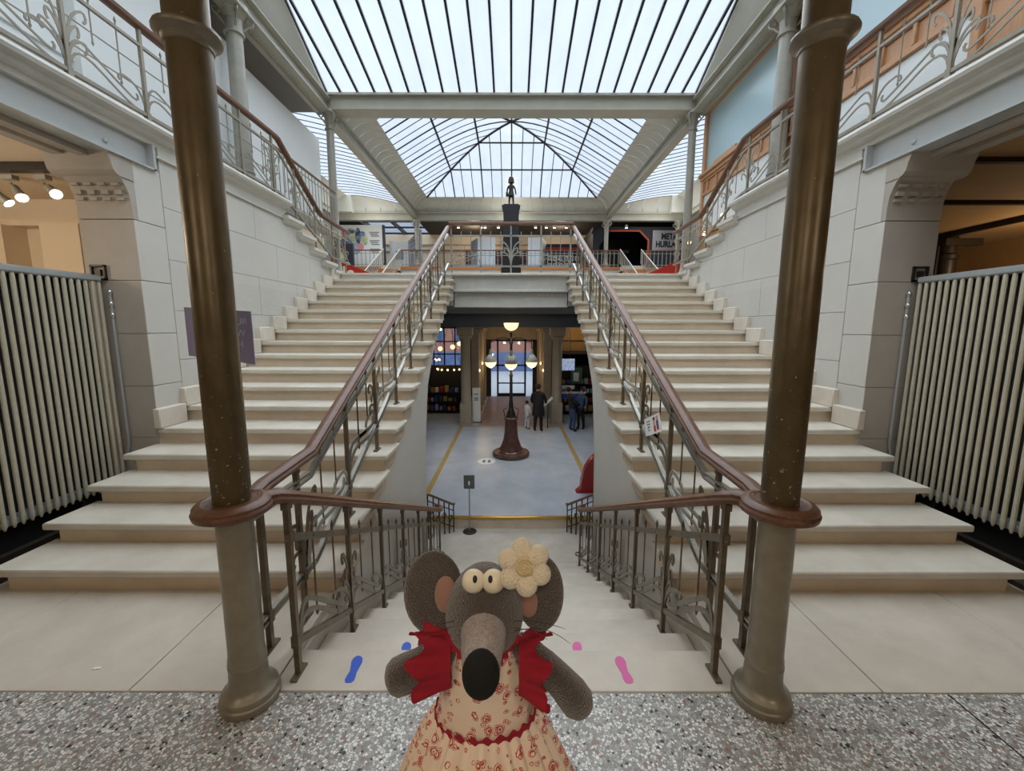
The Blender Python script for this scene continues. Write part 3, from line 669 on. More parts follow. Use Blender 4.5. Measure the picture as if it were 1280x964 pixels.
def asc_rail(s, label):
    X = s*1.17; sl = RI/GO; t = thing('stair_railing', label, 'railing', (X, 1.8, 0), 'iron railings of the rising flights')
    bot = lambda y: .27+max(0, (y-2.33))*sl; sec = lambda y: .82+max(0, y-2.37)*sl; hr = lambda y: .95+max(0, y-2.37)*sl
    ye = 7.98
    MB().sweep([(s*1.15, 1.78, .925), (X, 1.9, .93), (X, 2.37, hr(2.37)), (X, ye, hr(ye)), (s*1.13, 8.05, hr(8.03))], RAIL).build('handrail', M['wood'], t, ang=.6)
    for nm, fn in (('upper_rail', sec), ('lower_rail', bot)):
        m = MB()
        for d in (-.016, .016):
            m.sweep([(X, 1.77, fn(1.77)+d-.0), (X, 2.35, fn(2.35)+d), (X, ye, fn(ye)+d)], [(-.015, -.006), (.015, -.006), (.015, .006), (-.015, .006)])
        m.build(nm, M['steel'], t, smooth=False)
    # posts, one every second tread
    y0 = nose(2)+.15
    def post(y, zf):
        m = MB().box(X-.013, y-.013, zf, X+.013, y+.013, hr(y)-.02).box(X-.018, y-.055, zf, X+.018, y+.055, zf+.012).box(X-.02, y-.02, bot(y)-.03, X+.02, y+.02, bot(y)+.03)
        m.box(X-.017, y-.017, hr(y)-.07, X+.017, y+.017, hr(y)-.05)
        return m.build('post', M['irond'], t, smooth=False)
    post(1.86, .10); post(2.2, 0.0)
    p = post(y0, RI*2); D = 2*GO; NBAY = 7
    rep(p, [(0, D*k, D*k*sl) for k in range(1, NBAY+1)])
    m = MB(); spear(m, X, y0+D*.36, sec(y0+D*.36), sec(y0)-.30); a = m.build('baluster', M['irond'], t); rep(a, [(0, D*k, D*k*sl) for k in range(-1, NBAY)])
    m = MB(); spear(m, X, y0+D*.68, sec(y0+D*.68), sec(y0)-.12); a = m.build('baluster', M['irond'], t); rep(a, [(0, D*k, D*k*sl) for k in range(-1, NBAY)])
    m = MB()
    for q in offs(whip(X, D, sl, .56), (0, y0, bot(y0))): flat(m, q, .030, .009)
    a = m.build('scroll', M['irong'], t); rep(a, [(0, D*k, D*k*sl) for k in range(-1, NBAY)])
    m = MB()
    for q in offs(tulip(X, .50, sl), (0, y0-D, bot(y0-D))): flat(m, q, .022, .007)
    a = m.build('tulip_leaf', M['irond'], t); rep(a, [(0, D*2*k, D*2*k*sl) for k in range(1, 4)])
asc_rail(-1, 'iron railing with brown handrail rising beside the white partition flight')
asc_rail(1, 'iron railing with brown handrail and a small paper card on it')
def desc_rail(s, label):
    X = s*1.015; sl = -RI/DG; t = thing('stair_railing', label, 'railing', (X, 1.8, 0), 'iron railings of the falling flight')
    zn = lambda y: (y-D0)*sl; bot = lambda y: zn(y)+.10; sec = lambda y: zn(y)+.635; hr = lambda y: zn(y)+.835; ye = 5.66
    # handrail: a loop round the column, an ease down, the fall, and a curled end
    cx, cy = s*1.165, 1.68; ring = [(cx+.128*math.cos(a), cy+.128*math.sin(a), .925) for a in [2*PI*i/24 for i in range(24)]]
    big = [(x*1.15, y*1.05) for x, y in RAIL]
    MB().lathe([(.072, -.030), (.128, -.034), (.146, -.024), (.150, -.006), (.142, .004), (.144, .014), (.132, .026), (.112, .030), (.100, .024), (.072, .024)], (cx, cy, .925), 40).build('handrail_loop', M['wood'], t, ang=.6)
    MB().sweep([(s*1.10, 1.755, .922), (s*1.045, 1.80, .92), (X, 1.87, hr(1.87)), (X, ye, hr(ye)), (s*1.02, ye+.12, hr(ye)-.02), (s*1.10, ye+.2, hr(ye)-.03)], RAIL).build('handrail', M['wood'], t, ang=.6)
    MB().sweep([(X, 1.80, sec(1.80)), (X, ye, sec(ye))], [(-.006, -.018), (.006, -.018), (.006, .018), (-.006, .018)]).build('upper_rail', M['iron'], t, smooth=False)
    MB().sweep([(X, 1.80, bot(1.80)), (X, ye, bot(ye))], [(-.012, -.016), (.012, -.016), (.012, .016), (-.012, .016)]).build('lower_rail', M['irond'], t, smooth=False)
    def post(y, zf):
        m = MB().box(X-.013, y-.013, zf, X+.013, y+.013, hr(y)-.025).box(X-.016, y-.055, zf, X+.016, y+.055, zf+.012).box(X-.018, y-.018, bot(y)-.025, X+.018, y+.018, bot(y)+.035)
        m.box(X-.017, y-.02, hr(y)-.06, X+.017, y+.02, hr(y)-.03).box(X-.009, y-.02, sec(y)-.025, X+.02, y+.02, sec(y)+.025)
        return m.build('post', M['irond'], t, smooth=False)
    post(1.815, 0); y0 = D0+DG*1.5+.03; D = 2*DG
    p = post(y0, -.30); rep(p, [(0, D*k, D*k*sl) for k in range(1, 6)])
    for u, dz in ((.3, .42), (.66, .48)):
        m = MB(); y = y0-D+u*D; spear(m, X, y, sec(y), sec(y)-dz); a = m.build('baluster', M['irond'], t); rep(a, [(0, D*k, D*k*sl) for k in range(1, 6)])
    m = MB()
    for q in offs(whip(X, D, sl, .48), (0, y0-D, bot(y0-D))): flat(m, q, .026, .009)
    a = m.build('scroll', M['iron'], t); rep(a, [(0, D*k, D*k*sl) for k in range(1, 6)])
    m = MB()
    for q in offs(tulip(X, .50, sl, .09), (0, y0, bot(y0))): flat(m, q, .022, .007)
    a = m.build('tulip_leaf', M['irond'], t); rep(a, [(0, D*2*k, D*2*k*sl) for k in range(1, 3)])
    m = MB(); P = [(s*(1.02+.05*math.sin(i/14*PI*2.4)), ye+.06+.05*math.cos(i/14*PI*2.4), bot(ye)+.02) for i in range(15)]
    m.tube(P, .012, 5).build('end_volute', M['irond'], t)
desc_rail(-1, 'iron railing falling to the lobby on the blue footprint side')
desc_rail(1, 'iron railing falling to the lobby on the pink footprint side')
def gallery_rail(s, label):
    X = s*3.215; t = thing('gallery_railing', label, 'railing', (X, 5.95, GZ), 'whiplash iron railings along the galleries')
    D = .66; n = 9; ya = 5.95-n*D; zb, zs, zh = 3.535, 4.10, 4.265
    dn = [(6.12, 4.255), (7.2, 3.62), (7.35, 3.565), (8.5, 3.53)]
    MB().sweep([(X, ya-.3, zh), (X, 6.05, zh)]+[(X, y, z) for y, z in dn], RAIL).build('handrail', M['wood'], t, ang=.6)
    MB().sweep([(X, ya-.3, zs), (X, 6.02, zs)]+[(X, y-.03, z-.165) for y, z in dn], [(-.012, -.012), (.012, -.012), (.012, .012), (-.012, .012)]).build('upper_rail', M['irong2'], t, smooth=False)
    MB().sweep([(X, ya-.3, zb), (X, 6.05, zb), (X, 6.25, zb-.04), (X, 7.7, 2.93), (X, 8.45, 2.92)], [(-.016, -.014), (.016, -.014), (.016, .014), (-.016, .014)]).build('lower_rail', M['irong2'], t, smooth=False)
    m = MB().box(X-.013, 5.95-.013, 3.475, X+.013, 5.95+.013, zh-.02).box(X-.02, 5.93, 3.475, X+.02, 5.97, 3.56)
    p = m.build('post', M['irong2'], t, smooth=False); rep(p, [(0, -D*k, 0) for k in range(1, n+1)])
    for u, z0 in ((.33, 3.86), (.66, 3.70)):
        m = MB(); spear(m, X, 5.95-D+u*D, zs, z0); a = m.build('baluster', M['irong2'], t); rep(a, [(0, -D*k, 0) for k in range(1, n)])
    m = MB()
    for q in offs(whip(X, D, 0, .62), (0, 5.95-D, zb)): flat(m, q, .016, .007)
    a = m.build('scroll', M['irong2'], t); rep(a, [(0, -D*k, 0) for k in range(1, n)])
    m = MB()
    for q in offs(tulip(X, .62, 0, .15), (0, 5.95, zb)): flat(m, q, .018, .006)
    a = m.build('tulip_leaf', M['irong2'], t); rep(a, [(0, -D*2*k, 0) for k in range(1, 5)])
    for z in (3.74, 3.92): MB().box(X-.004, ya-.3, z-.004, X+.004, 6.0, z+.004).build('wire', M['irong2'], t) if s < 0 else None
    # falling part beside the wall steps
    for y, z0, z1 in ((6.5, 3.27, 4.02), (7.1, 2.97, 3.66), (7.75, 2.83, 3.53), (8.3, 2.72, 3.52)):
        MB().box(X-.012, y-.012, z0, X+.012, y+.012, z1).build('post', M['irong2'], t, smooth=False)
        m = MB()
        for q in offs(tulip(X, .42, -.38, .13), (0, y, z0+.16)): flat(m, q, .018, .006)
        m.build('tulip_leaf', M['irong2'], t)
    for y, z0, z1 in ((6.25, 3.62, 4.0), (6.75, 3.34, 3.74), (6.92, 3.24, 3.64), (7.32, 3.1, 3.42), (7.52, 3.04, 3.38), (8.0, 3.0, 3.36)):
        m = MB(); spear(m, X, y, z1, z0); m.build('baluster', M['irong2'], t)
gallery_rail(-1, 'whiplash iron railing on the gallery before the white partition')
gallery_rail(1, 'whiplash iron railing on the gallery before the orange wooden screen')
# straight guard that carries on behind the falling part, on the white side only
t = thing('guard_rail', 'straight thin-barred guard rail below the end of the white partition', 'railing', (-3.42, 7.3, GZ))
X = -3.42
MB().sweep([(X, 6.1, 4.27), (X, 8.5, 4.27)], [(a*.5, b*.6) for a, b in RAIL]).build('handrail', M['wood'], t)
for z in (3.57, 4.17): MB().box(X-.008, 6.1, z-.008, X+.008, 8.5, z+.008).build('crossbar', M['irong'], t)
b = MB().tube([(X, 6.15, 3.57), (X, 6.15, 4.26)], .007, 5).build('baluster', M['irong'], t); rep(b, [(0, .115*k, 0) for k in range(1, 21)])
MB().box(X-.1, 6.1, 3.4, X+.05, 8.55, 3.52).build('kerb', M['irong'], t)
# bridge railing
t = thing('bridge_railing', 'iron railing with brown top rail across the bridge before the statue', 'railing', (0, 8.06, LZ))
y = 8.06
MB().sweep([(-1.16, y, 3.605), (1.16, y, 3.605)], RAIL).build('handrail', M['wood'], t)
for nm, z, h in (('upper_rail', 3.385, .014), ('lower_rail', 2.83, .014), ('middle_rail', 3.03, .006)): MB().box(-1.15, y-h, z-h, 1.15, y+h, z+h).build(nm, M['irong'], t)
for x in (-1.12, -.565, 0, .565, 1.12): MB().box(x-.014, y-.014, LZ, x+.014, y+.014, 3.58).build('post', M['irong'], t)
for x in (-.93, -.75, -.38, -.19, .19, .38, .75, .93):
    m = MB(); spear(m, x, y, 3.385, 3.03); m.build('baluster', M['irong'], t)
m = MB()
for q in tulip(0, .55, 0, .17): flat(m, [V((p.y, y, p.z+2.86)) for p in q], .03, .02)
m.build('palm_leaf', M['irong'], t)
for sx in (-1, 1):
    m = MB()
    for q in whip(0, .55, 0, .5): flat(m, [V((sx*(.57+p.y), y, p.z+2.84)) for p in q], .016, .012)
    m.build('scroll', M['irong'], t)
# balustrade of the far gallery, with two gaps for the small stairs
for a, b, lab in ((-6.2, -4.62, 'far pale balustrade in front of the comic strip billboard'), (-3.98, 3.88, 'far pale balustrade behind the statue between the small stairs'), (4.67, 6.2, 'far grey balustrade in front of the silver name panel')):
    t = thing('balustrade', lab, 'balustrade', ((a+b)/2, 15.43, 3.86), 'balustrade along the far gallery')
    MB().box(a, 15.405, 4.42, b, 15.455, 4.455).build('handrail', M['wood'], t)
    MB().box(a, 15.42, 4.33, b, 15.44, 4.345).build('upper_rail', M['irong'], t); MB().box(a, 15.42, 3.93, b, 15.44, 3.945).build('lower_rail', M['irong'], t)
    n = int((b-a)/.15); q = MB().box(a+.02, 15.42, 3.86, a+.04, 15.44, 4.42).build('baluster', M['irong'], t, smooth=False); rep(q, [(k*(b-a-.06)/n, 0, 0) for k in range(1, n+1)])
for x0, x1, side in ((-4.60, -4.0, 'beside the red display'), (3.9, 4.65, 'before the dark portal')):
    t = thing('small_staircase', 'short flight with pale treads up to the far gallery '+side, 'staircase', (x0, 13.4, LZ), 'short flights to the far gallery')
    for k in range(7): MB().box(x0, 13.2+k*.3, LZ, x1, 15.42, LZ+.165*(k+1)).build('tread', M['floororange'] if k % 2 else M['stone'], t)
    for x, nb in ((x0, 'outer'), (x1, 'inner')):
        rr = thing('stair_rail', 'sloping pale rail on the %s edge of the short flight %s' % (nb, side), 'railing', (x, 13.3, LZ), 'sloping rails of the short flights')
        MB().sweep([(x, 13.2, 3.36), (x, 15.4, 4.48)], [(-.013, -.012), (.013, -.012), (.013, .012), (-.013, .012)]).build('handrail', M['cornice'], rr)
        MB().sweep([(x, 13.2, 2.9), (x, 15.4, 4.02)], [(-.012, -.01), (.012, -.01), (.012, .01), (-.012, .01)]).build('lower_rail', M['irong'], rr)
        q = MB().box(x-.012, 13.26, 2.9, x+.012, 13.284, 3.38).build('baluster', M['irong'], rr, smooth=False); rep(q, [(0, .21*k, .21*k*.509) for k in range(1, 11)])
# dark railings on the pad below, by the lobby edge
for s, lab in ((-1, 'dark curled railing by the lobby step near the sign stand'), (1, 'dark curled railing by the lobby step under the red fin')):
    t = thing('lobby_railing', lab, 'railing', (s*1.06, 7.3, PZ), 'dark railings by the lobby step')
    MB().sweep([(s*1.05, 7.34, -1.56), (s*1.05, 7.28, -1.56), (s*1.48, 7.05, -1.26), (s*1.60, 6.3, -1.0)], [(a*.6, b*.6) for a, b in RAIL]).build('handrail', M['irond'], t)
    for x, yy, z in ((1.055, 7.29, -1.58), (1.13, 7.24, -1.52), (1.21, 7.2, -1.46), (1.30, 7.15, -1.40), (1.39, 7.10, -1.33), (1.48, 7.05, -1.28), (1.52, 6.8, -1.2), (1.56, 6.55, -1.1)):
        MB().box(s*x-.010, yy-.010, PZ, s*x+.010, yy+.010, z).build('post', M['dark'], t)
    for h in (-.12, -.44): MB().sweep([(s*1.055, 7.29, -1.56+h), (s*1.48, 7.05, -1.27+h)], [(-.008, -.008), (.008, -.008), (.008, .008), (-.008, .008)]).build('crossbar', M['dark'], t)
    for k in range(4):
        u = (k+.5)/4; c = V((s*(1.055+.42*u), 7.29-.24*u, -1.84+.28*u)); P = [c+V((s*.035*math.cos(a), -.02*math.cos(a), .05*math.sin(a))) for a in [2*PI*i/10 for i in range(10)]]
        MB().tube(P, .006, 4, closed=True).build('ring', M['dark'], t)
        P = bez(c+V((0, 0, -.22)), c+V((s*.08, 0, -.1)), c+V((-s*.08, 0, 0)), c+V((0, 0, .05)), 8); MB().tube(P, .006, 4).build('scroll', M['dark'], t)
# ================================================================ radiators
M['matdark'] = mat('dark_fibre_mat', (74, 62, 48), .95, nz=(60, .2), col2=(34, 28, 22))
def radiator(s, label):
    t = thing('radiator', label, 'radiator', (s*3.6, 2.8, .2), 'tall tube radiators beside the steps')
    P = .0575; n = 33; y1 = 3.70
    def tubes(x, nm, m):
        o = MB().lathe([(.006, .235), (.0140, .26), (.0152, .30), (.0152, 2.02), (.0140, 2.06), (.006, 2.085)], (s*x, y1, 0), 8).build(nm, m, t)
        rep(o, [(0, -P*k, 0) for k in range(1, n)])
    tubes(3.585, 'tube', M['radiator'])
    MB().cbox(s*3.565, y1-P*n, 2.07, s*3.70, y1+.02, 2.125, .012).build('top_header', M['radtop'], t)
    MB().cbox(s*3.60, y1-P*n, .245, s*3.70, y1+.02, .30, .01).build('bottom_header', M['radtop'], t)
    MB().box(s*3.69, y1-P*n, .036, s*3.705, y1+.02, 2.08).build('backing_plate', M['black'], t)
    for y in (3.35, 2.62, 2.0): MB().box(s*3.60, y-.02, 0, s*3.64, y+.02, .28).build('foot', M['dark'], t)
    MB().tube([(s*3.53, y1+.035, 2.0), (s*3.53, y1+.035, .6), (s*3.56, y1+.035, .5)], .012, 8).build('riser_pipe', M['radtop'], t)
    v = MB(); [v.ball((s*3.53, y1+.035, z), (.022, .022, .03), 8, 6) for z in (1.98, 1.88, 1.78)]; v.build('valve', M['chrome'], t)
    MB().box(s*3.34, 1.72, .0, s*4.3, 3.72, .035).build('floor_mat', M['matdark'], t)
    MB().box(s*3.40, y1-P*n, .10, s*3.43, 3.2, .14).build('floor_rail', M['dark'], t)
radiator(-1, 'tall pale tube radiator below the spotlit cream room')
radiator(1, 'tall pale tube radiator below the dark ochre room')
# ================================================================ cream room spotlights, ochre room pipe
def spotlight(x, y, label, aim, on):
    t = thing('track_spotlight', label, 'spotlight', (x, y, 3.03), 'track spotlights in the cream room')
    MB().box(x-.05, y-.03, 2.99, x+.05, y+.03, 3.03).build('track_clip', M['irong'], t)
    e = V((x, y, 2.97)); a = V(aim).normalized(); c = e+V((a.x*.10, a.y*.10, -.055))
    MB().tube([e, e+V((0, 0, -.025)), c], .012, 6).build('arm', M['irong'], t)
    h0, h1 = c-a*.02, c+a*.15
    hd = MB().tube([h0, h0+a*.03, h0+a*.12, h1], [.02, .03, .036, .045], 14).build('head', M['irong'], t, ang=.9)
    MB().tube([h1, h1+a*.008], [.041, .037], 16).build('lens', M['spot'], hd)
    lamp('spot_lamp', h1+a*.03, 14 if on else 12, (1, .86, .70), .04, 'SPOT', tuple(a.to_track_quat('-Z', 'Y').to_euler()), 110, parent=hd)
spotlight(-4.78, 3.95, 'track spotlight in the cream room cut by the picture edge', (.5, .2, -.55), 1)
spotlight(-4.50, 3.95, 'track spotlight in the cream room facing the viewer with glaring lens', (.55, -.25, -.55), 1)
spotlight(-4.20, 3.95, 'track spotlight in the cream room nearest the stone pier', (.62, -.30, -.40), 1)
lamp('cream_room_fill', (-5.2, 2.6, 2.6), 60, (1, .87, .70), .2)  # added fill without a fixture, brightens the cream room
lamp('ochre_room_fill', (6.9, 5.2, 2.5), 30, (1, .76, .46), .15)  # fixtureless point light added to lift the ochre room
t = thing('iron_pipe_column', 'iron pipe column in the ochre room behind the radiator', 'column', (6.6, 6.5, 0))
MB().lathe([(.13, 0), (.13, 2.7), (.15, 2.72), (.15, 2.78), (.12, 2.80), (.12, 3.05)], (6.6, 6.5, 0), 14).build('shaft', M['dark'], t)
MB().tube([(6.42, 6.45, 0), (6.42, 6.45, 2.9), (6.55, 6.45, 3.0)], .025, 8).build('side_pipe', M['dark'], t); MB().box(6.40, 6.32, 2.9, 6.95, 6.4, 3.0).build('bracket', M['dark'], t)
MB().box(6.22, 6.3, 2.12, 6.36, 6.42, 2.30).build('valve_box', M['ochre'], t)
# ================================================================ white partition on one gallery, orange screen on the other
t = thing('exhibition_partition', 'long white exhibition partition along the gallery with feet', 'partition', (-4, 5, GZ))
for a, b, x, z0, z1 in ((-1.5, .9, -3.86, 3.86, 5.45), (1.0, 2.7, -3.86, 3.86, 5.45), (2.76, 4.1, -3.86, 3.86, 5.45), (4.16, 6.12, -3.80, 3.80, 5.46), (6.2, 9.05, -3.92, 3.78, 5.48)):
    MB().cbox(x-.07, a, z0, x, b, z1, .006).build('panel', M['white'], t)
    for y in (a+.1, b-.2): MB().box(x-.06, y, GZ, x-.01, y+.1, z0).build('foot', M['white'], t)
for y in (2.73, 4.13): MB().box(-3.86, y-.12, GZ, -3.78, y+.12, 5.45).build('cover_strip', M['white'], t)
for a, b in ((-1.5, 2.7), (2.76, 6.1)): MB().box(-3.86, a, 4.0, -3.84, b, 4.06).box(-3.86, a, 3.86, -3.835, b, 3.93).build('rail_moulding', M['white'], t)
t = thing('wooden_screen', 'orange pine screen with pale blue glass along the gallery', 'screen', (3.8, 6, GZ))
X = 3.74
def wb(y0, y1, z0, z1, p=.03, nm='frame_member', m='woodo'): return MB().cbox(X, y0, z0, X+.1, y1, z1, .008).build(nm, M[m], t) if p == 0 else MB().cbox(X-p, y0, z0, X+.1, y1, z1, .008).build(nm, M[m], t)
wb(-2, 8.56, 5.70, 5.80, .06, 'head_rail'); wb(-2, 8.56, 4.56, 4.62, .10, 'cornice'); wb(-2, 8.56, 4.50, 4.56, .06, 'cornice_bed'); wb(-2, 8.56, 4.46, 4.50, .03, 'cornice_bed')
wb(-2, 8.56, 4.21, 4.27, .03, 'frieze_rail'); wb(-2, 8.56, 3.46, 3.56, .03, 'plinth_rail')
wb(-2, 8.56, 4.27, 4.46, 0, 'frieze')
for a, b, z in ((7.25, 8.0, .06), (4.9, 5.9, .06)): wb(a, b, 4.62, 4.62+z, .08, 'cresting')
for k in range(22):
    y = 8.3-k*.34; wb(y-.02, y+.02, 4.27, 4.46, .03, 'frieze_block')
for a, b in ((8.46, 8.56), (6.12, 6.2), (5.80, 5.88), (3.62, 3.70), (3.30, 3.38), (1.2, 1.3)): wb(a, b, 3.46, 5.75, .035, 'stile')
for a, b in ((5.88, 6.12), (3.38, 3.62)): wb(a, b, 3.56, 5.70, 0, 'pilaster_panel')
for a, b in ((2.55, 2.9), (1.75, 2.1)):
    wb(a, b, 3.56, 4.5, .01, 'door_leaf'); wb(a, a+.06, 3.5, 4.46, .035, 'stile'); wb(b-.06, b, 3.5, 4.46, .035, 'stile'); wb(a+.06, b-.06, 4.2, 4.28, .035, 'rail')
for a, b in ((6.2, 8.46), (3.70, 5.80), (1.3, 3.30)): wb(a, b, 3.56, 4.21, 0, 'white_infill', 'white')
for a, b in ((6.2, 8.46), (3.70, 5.80), (-1, 3.30)): MB().box(X+.02, a, 4.62, X+.04, b, 5.70).build('glass_pane', M['bluepane'], t, smooth=False)
# ================================================================ small things on the stairs
t = thing('plum_sign', 'plum card sign with pale letters hanging behind the bronze column', 'sign', (-1.27, 1.86, 1.52))
m = MB(); P = [(-1.395, 1.82), (-1.33, 1.842), (-1.27, 1.86), (-1.2, 1.87), (-1.135, 1.865)]; v = []
for i, (x, y) in enumerate(P):
    zt, zb = 1.765-.004*i, 1.555-.011*i
    v += [(x, y, zb), (x, y, zt), (x, y+.004, zb), (x, y+.004, zt)]
f = [(0, 1, 3, 2), (16, 17, 19, 18)]
for i in range(4):
    a, b = 4*i, 4*i+4; f += [(a, b, b+1, a+1), (a+2, a+3, b+3, b+2), (a+1, b+1, b+3, a+3), (a, a+2, b+2, b)]
m.add(v, f).build('card', M['plum'], t, ang=1.)
M['lilac'] = mat('lilac_print', (205, 214, 240), .7)
for tx, z in (('UR', 1.690), ('W', 1.640), ('H', 1.590)): text('lettering', tx, (-1.205, 1.860, z), .042, M['lilac'], t, rot=(PI/2, 0, -.05), ext=.0006)
MB().tube([(-1.26, 1.86, 1.765), (-1.22, 1.75, 1.80), (-1.165, 1.756, 1.81)], .002, 4).build('tie', M['dark'], t)
def slanted(t, nm, m, u0, w0, u1, w1, d):
    """rectangle in the tilted card's own frame (u along, w up), d = lift from the face"""
    O = V((1.155, 3.47, .905)); U = V((0, -.35, .135)); Wd = V((0, -.075, -.13))
    q = [O+U*a+Wd*b for a, b in ((u0, w0), (u1, w0), (u1, w1), (u0, w1))]
    v = [p+V((-d, 0, 0)) for p in q]+[p+V((.003, 0, 0)) for p in q]
    return MB().add(v, [(0, 1, 2, 3), (7, 6, 5, 4), (0, 4, 5, 1), (1, 5, 6, 2), (2, 6, 7, 3), (3, 7, 4, 0)]).build(nm, m, t, smooth=False)
t = thing('paper_card', 'tilted white paper card with two small portraits tied to railing', 'card', (1.155, 3.2, .85))
slanted(t, 'sheet', M['paper'], 0, 0, 1, 1, 0)
M['skinp'] = mat('portrait_print', (206, 160, 140), .7); M['bluep'] = mat('blue_print', (70, 80, 140), .7); M['redp'] = mat('red_print', (170, 60, 60), .7); M['inkg'] = mat('grey_print', (120, 122, 130), .7)
for a, b, c, d, mm in ((.12, .12, .24, .28, 'ink'), (.12, .28, .24, .6, 'skinp'), (.12, .6, .24, .9, 'redp'), (.30, .10, .42, .35, 'skinp'), (.30, .35, .42, .66, 'bluep'), (.30, .66, .42, .85, 'redp')):
    slanted(t, 'portrait', M[mm], a+.45, b, c+.45, d, .0012)
for k, w in enumerate((.2, .36, .52, .7)): slanted(t, 'print_line', M['inkg'], .14+.02*k, w, .38-.02*k, w+.06, .0012)
def footprint(nm, cx, cy, z, ang, mir, m, label):
    P = [(.0, -.13), (.028, -.125), (.040, -.10), (.036, -.06), (.028, -.02), (.036, .03), (.047, .075), (.042, .115), (.020, .138), (-.008, .135), (-.034, .11), (-.044, .07), (-.038, .02), (-.030, -.03), (-.036, -.075), (-.034, -.11), (-.018, -.128)]
    q = [(cx+(mir*x*math.cos(ang)-y*math.sin(ang))*.62, cy+(mir*x*math.sin(ang)+y*math.cos(ang))*.62) for x, y in P]
    tag(MB().prism(q, 'z', z, z+.0015).build(nm, m, smooth=False, at=(cx, cy, z)), label, 'sticker', 'footprint stickers on the top steps')
footprint('footprint_sticker', -.755, 1.84, 0, .05, -1, M['blue'], 'whole blue footprint sticker on the top slab')
footprint('footprint_sticker', -.58, 2.115, -RI, .02, -1, M['blue'], 'half hidden blue footprint sticker on the next step down')
footprint('footprint_sticker', .582, 1.84, 0, .10, 1, M['pink'], 'whole pink footprint sticker on the top slab')
footprint('footprint_sticker', .405, 2.12, -RI, .02, 1, M['pink'], 'half hidden pink footprint sticker on the next step down')
def scrap(x, y, z, r, label):
    a = r; m = MB().prism([(x-.02, y-.008), (x+.022, y-.002), (x+.016, y+.010), (x-.014, y+.007)], 'z', z, z+.004)
    tag(m.build('paper_scrap', M['paper'], at=(x, y, z), smooth=False), label, 'litter', 'paper scraps on the pale stone')
scrap(-2.06, 2.80, 2*RI, 0, 'torn paper scrap near the edge of the second step')
scrap(-2.03, 1.84, 0, 0, 'torn paper scrap lying on the stone floor slab')
scrap(1.94, 2.80, 2*RI, 0, 'tiny paper crumb on second step by the ochre room')
# ================================================================ statue on the bridge
t = thing('pedestal', 'black tapering pedestal on the bridge under the bronze figure', 'pedestal', (0, 8.7, LZ))
MB().prism([(-.20, LZ), (.20, LZ), (.20, 2.86), (.165, 2.90), (.15, 3.9), (.175, 4.06), (.185, 4.075), (-.185, 4.075), (-.175, 4.06), (-.15, 3.9), (-.165, 2.90), (-.20, 2.86)], 'y', 8.55, 8.87).build('plinth', M['black'], t, smooth=False)
MB().cbox(-.15, 8.6, 4.075, .15, 8.85, 4.11, .008).build('cap', M['black'], t)
def skin(name, joints, bones, mats, parent, sub=1, pick=None):
    """one continuous body: skeleton edges grown by the Skin modifier, then frozen"""
    me = bpy.data.meshes.new(name); ks = list(joints); off = V((0, 0, 0)); p = parent
    while p is not None: off += V(p.location); p = p.parent
    me.from_pydata([tuple(V(joints[k][:3])-off) for k in ks], [(ks.index(a), ks.index(b)) for a, b in bones], [])
    o = bpy.data.objects.new(name, me); C.objects.link(o)
    md = o.modifiers.new('skin', 'SKIN'); md.use_smooth_shade = True
    for i, k in enumerate(ks):
        r = joints[k][3]; o.data.skin_vertices[0].data[i].radius = (r, r) if not isinstance(r, tuple) else r
        o.data.skin_vertices[0].data[i].use_root = (i == 0)
    s2 = o.modifiers.new('sub', 'SUBSURF'); s2.levels = sub; s2.render_levels = sub
    dg = bpy.context.evaluated_depsgraph_get(); nm = bpy.data.meshes.new_from_object(o.evaluated_get(dg))
    bpy.data.objects.remove(o); nm.name = name
    o = bpy.data.objects.new(name, nm); C.objects.link(o); o.parent = parent
    nm.materials.clear()
    for q in (mats if isinstance(mats, list) else [mats]): nm.materials.append(q)
    for f in nm.polygons:
        f.use_smooth = True
        if pick: f.material_index = pick(V(f.center)+off)
    return o
t = thing('bronze_statue', 'small dark bronze figure with bobbed hair on the black pedestal', 'statue', (0, 8.72, 4.11))
def rel(d, x, y, z, k=1.): return {n: (x+p[0]*k, y+p[1]*k, z+p[2]*k, (tuple(q*k for q in p[3]) if isinstance(p[3], tuple) else p[3]*k)) for n, p in d.items()}
SB = [('pel', 'che'), ('che', 'nec'), ('nec', 'hea'), ('hea', 'top'), ('che', 'ls'), ('ls', 'le'), ('le', 'lh'), ('che', 'rs'), ('rs', 're'), ('re', 'rh'), ('pel', 'lk'), ('lk', 'lf'), ('lf', 'lt'), ('pel', 'rk'), ('rk', 'rf'), ('rf', 'rt')]
J = rel(dict(pel=(0, 0, .235, .048), che=(0, 0, .345, .042), nec=(0, 0, .40, .02), hea=(0, -.01, .46, .042), top=(0, 0, .52, .03), ls=(-.06, 0, .355, .02), le=(-.082, .01, .28, .016), lh=(-.07, -.03, .21, .014), rs=(.06, 0, .355, .02), re=(.085, .0, .29, .016), rh=(.095, -.02, .20, .014), lk=(-.035, 0, .13, .022), lf=(-.04, .01, .02, .016), lt=(-.045, -.035, .012, .012), rk=(.04, -.02, .13, .022), rf=(.045, 0, .02, .016), rt=(.05, -.045, .012, .012)), 0, 8.72, 4.11)
skin('body', J, SB, M['dark'], t, 2)
MB().lathe([(.025, .545), (.046, .53), (.056, .49), (.060, .45), (.064, .43), (.046, .432), (.042, .47)], (0, 8.725, 4.11), 12).build('bobbed_hair', M['dark'], t)
MB().lathe([(.044, .36), (.045, .28), (.064, .18), (.06, .175), (.042, .20)], (0, 8.72, 4.11), 12).build('tunic', M['dark'], t)
MB().cbox(-.105, 8.68, 4.28, -.06, 8.76, 4.36, .01).build('satchel', M['dark'], t)
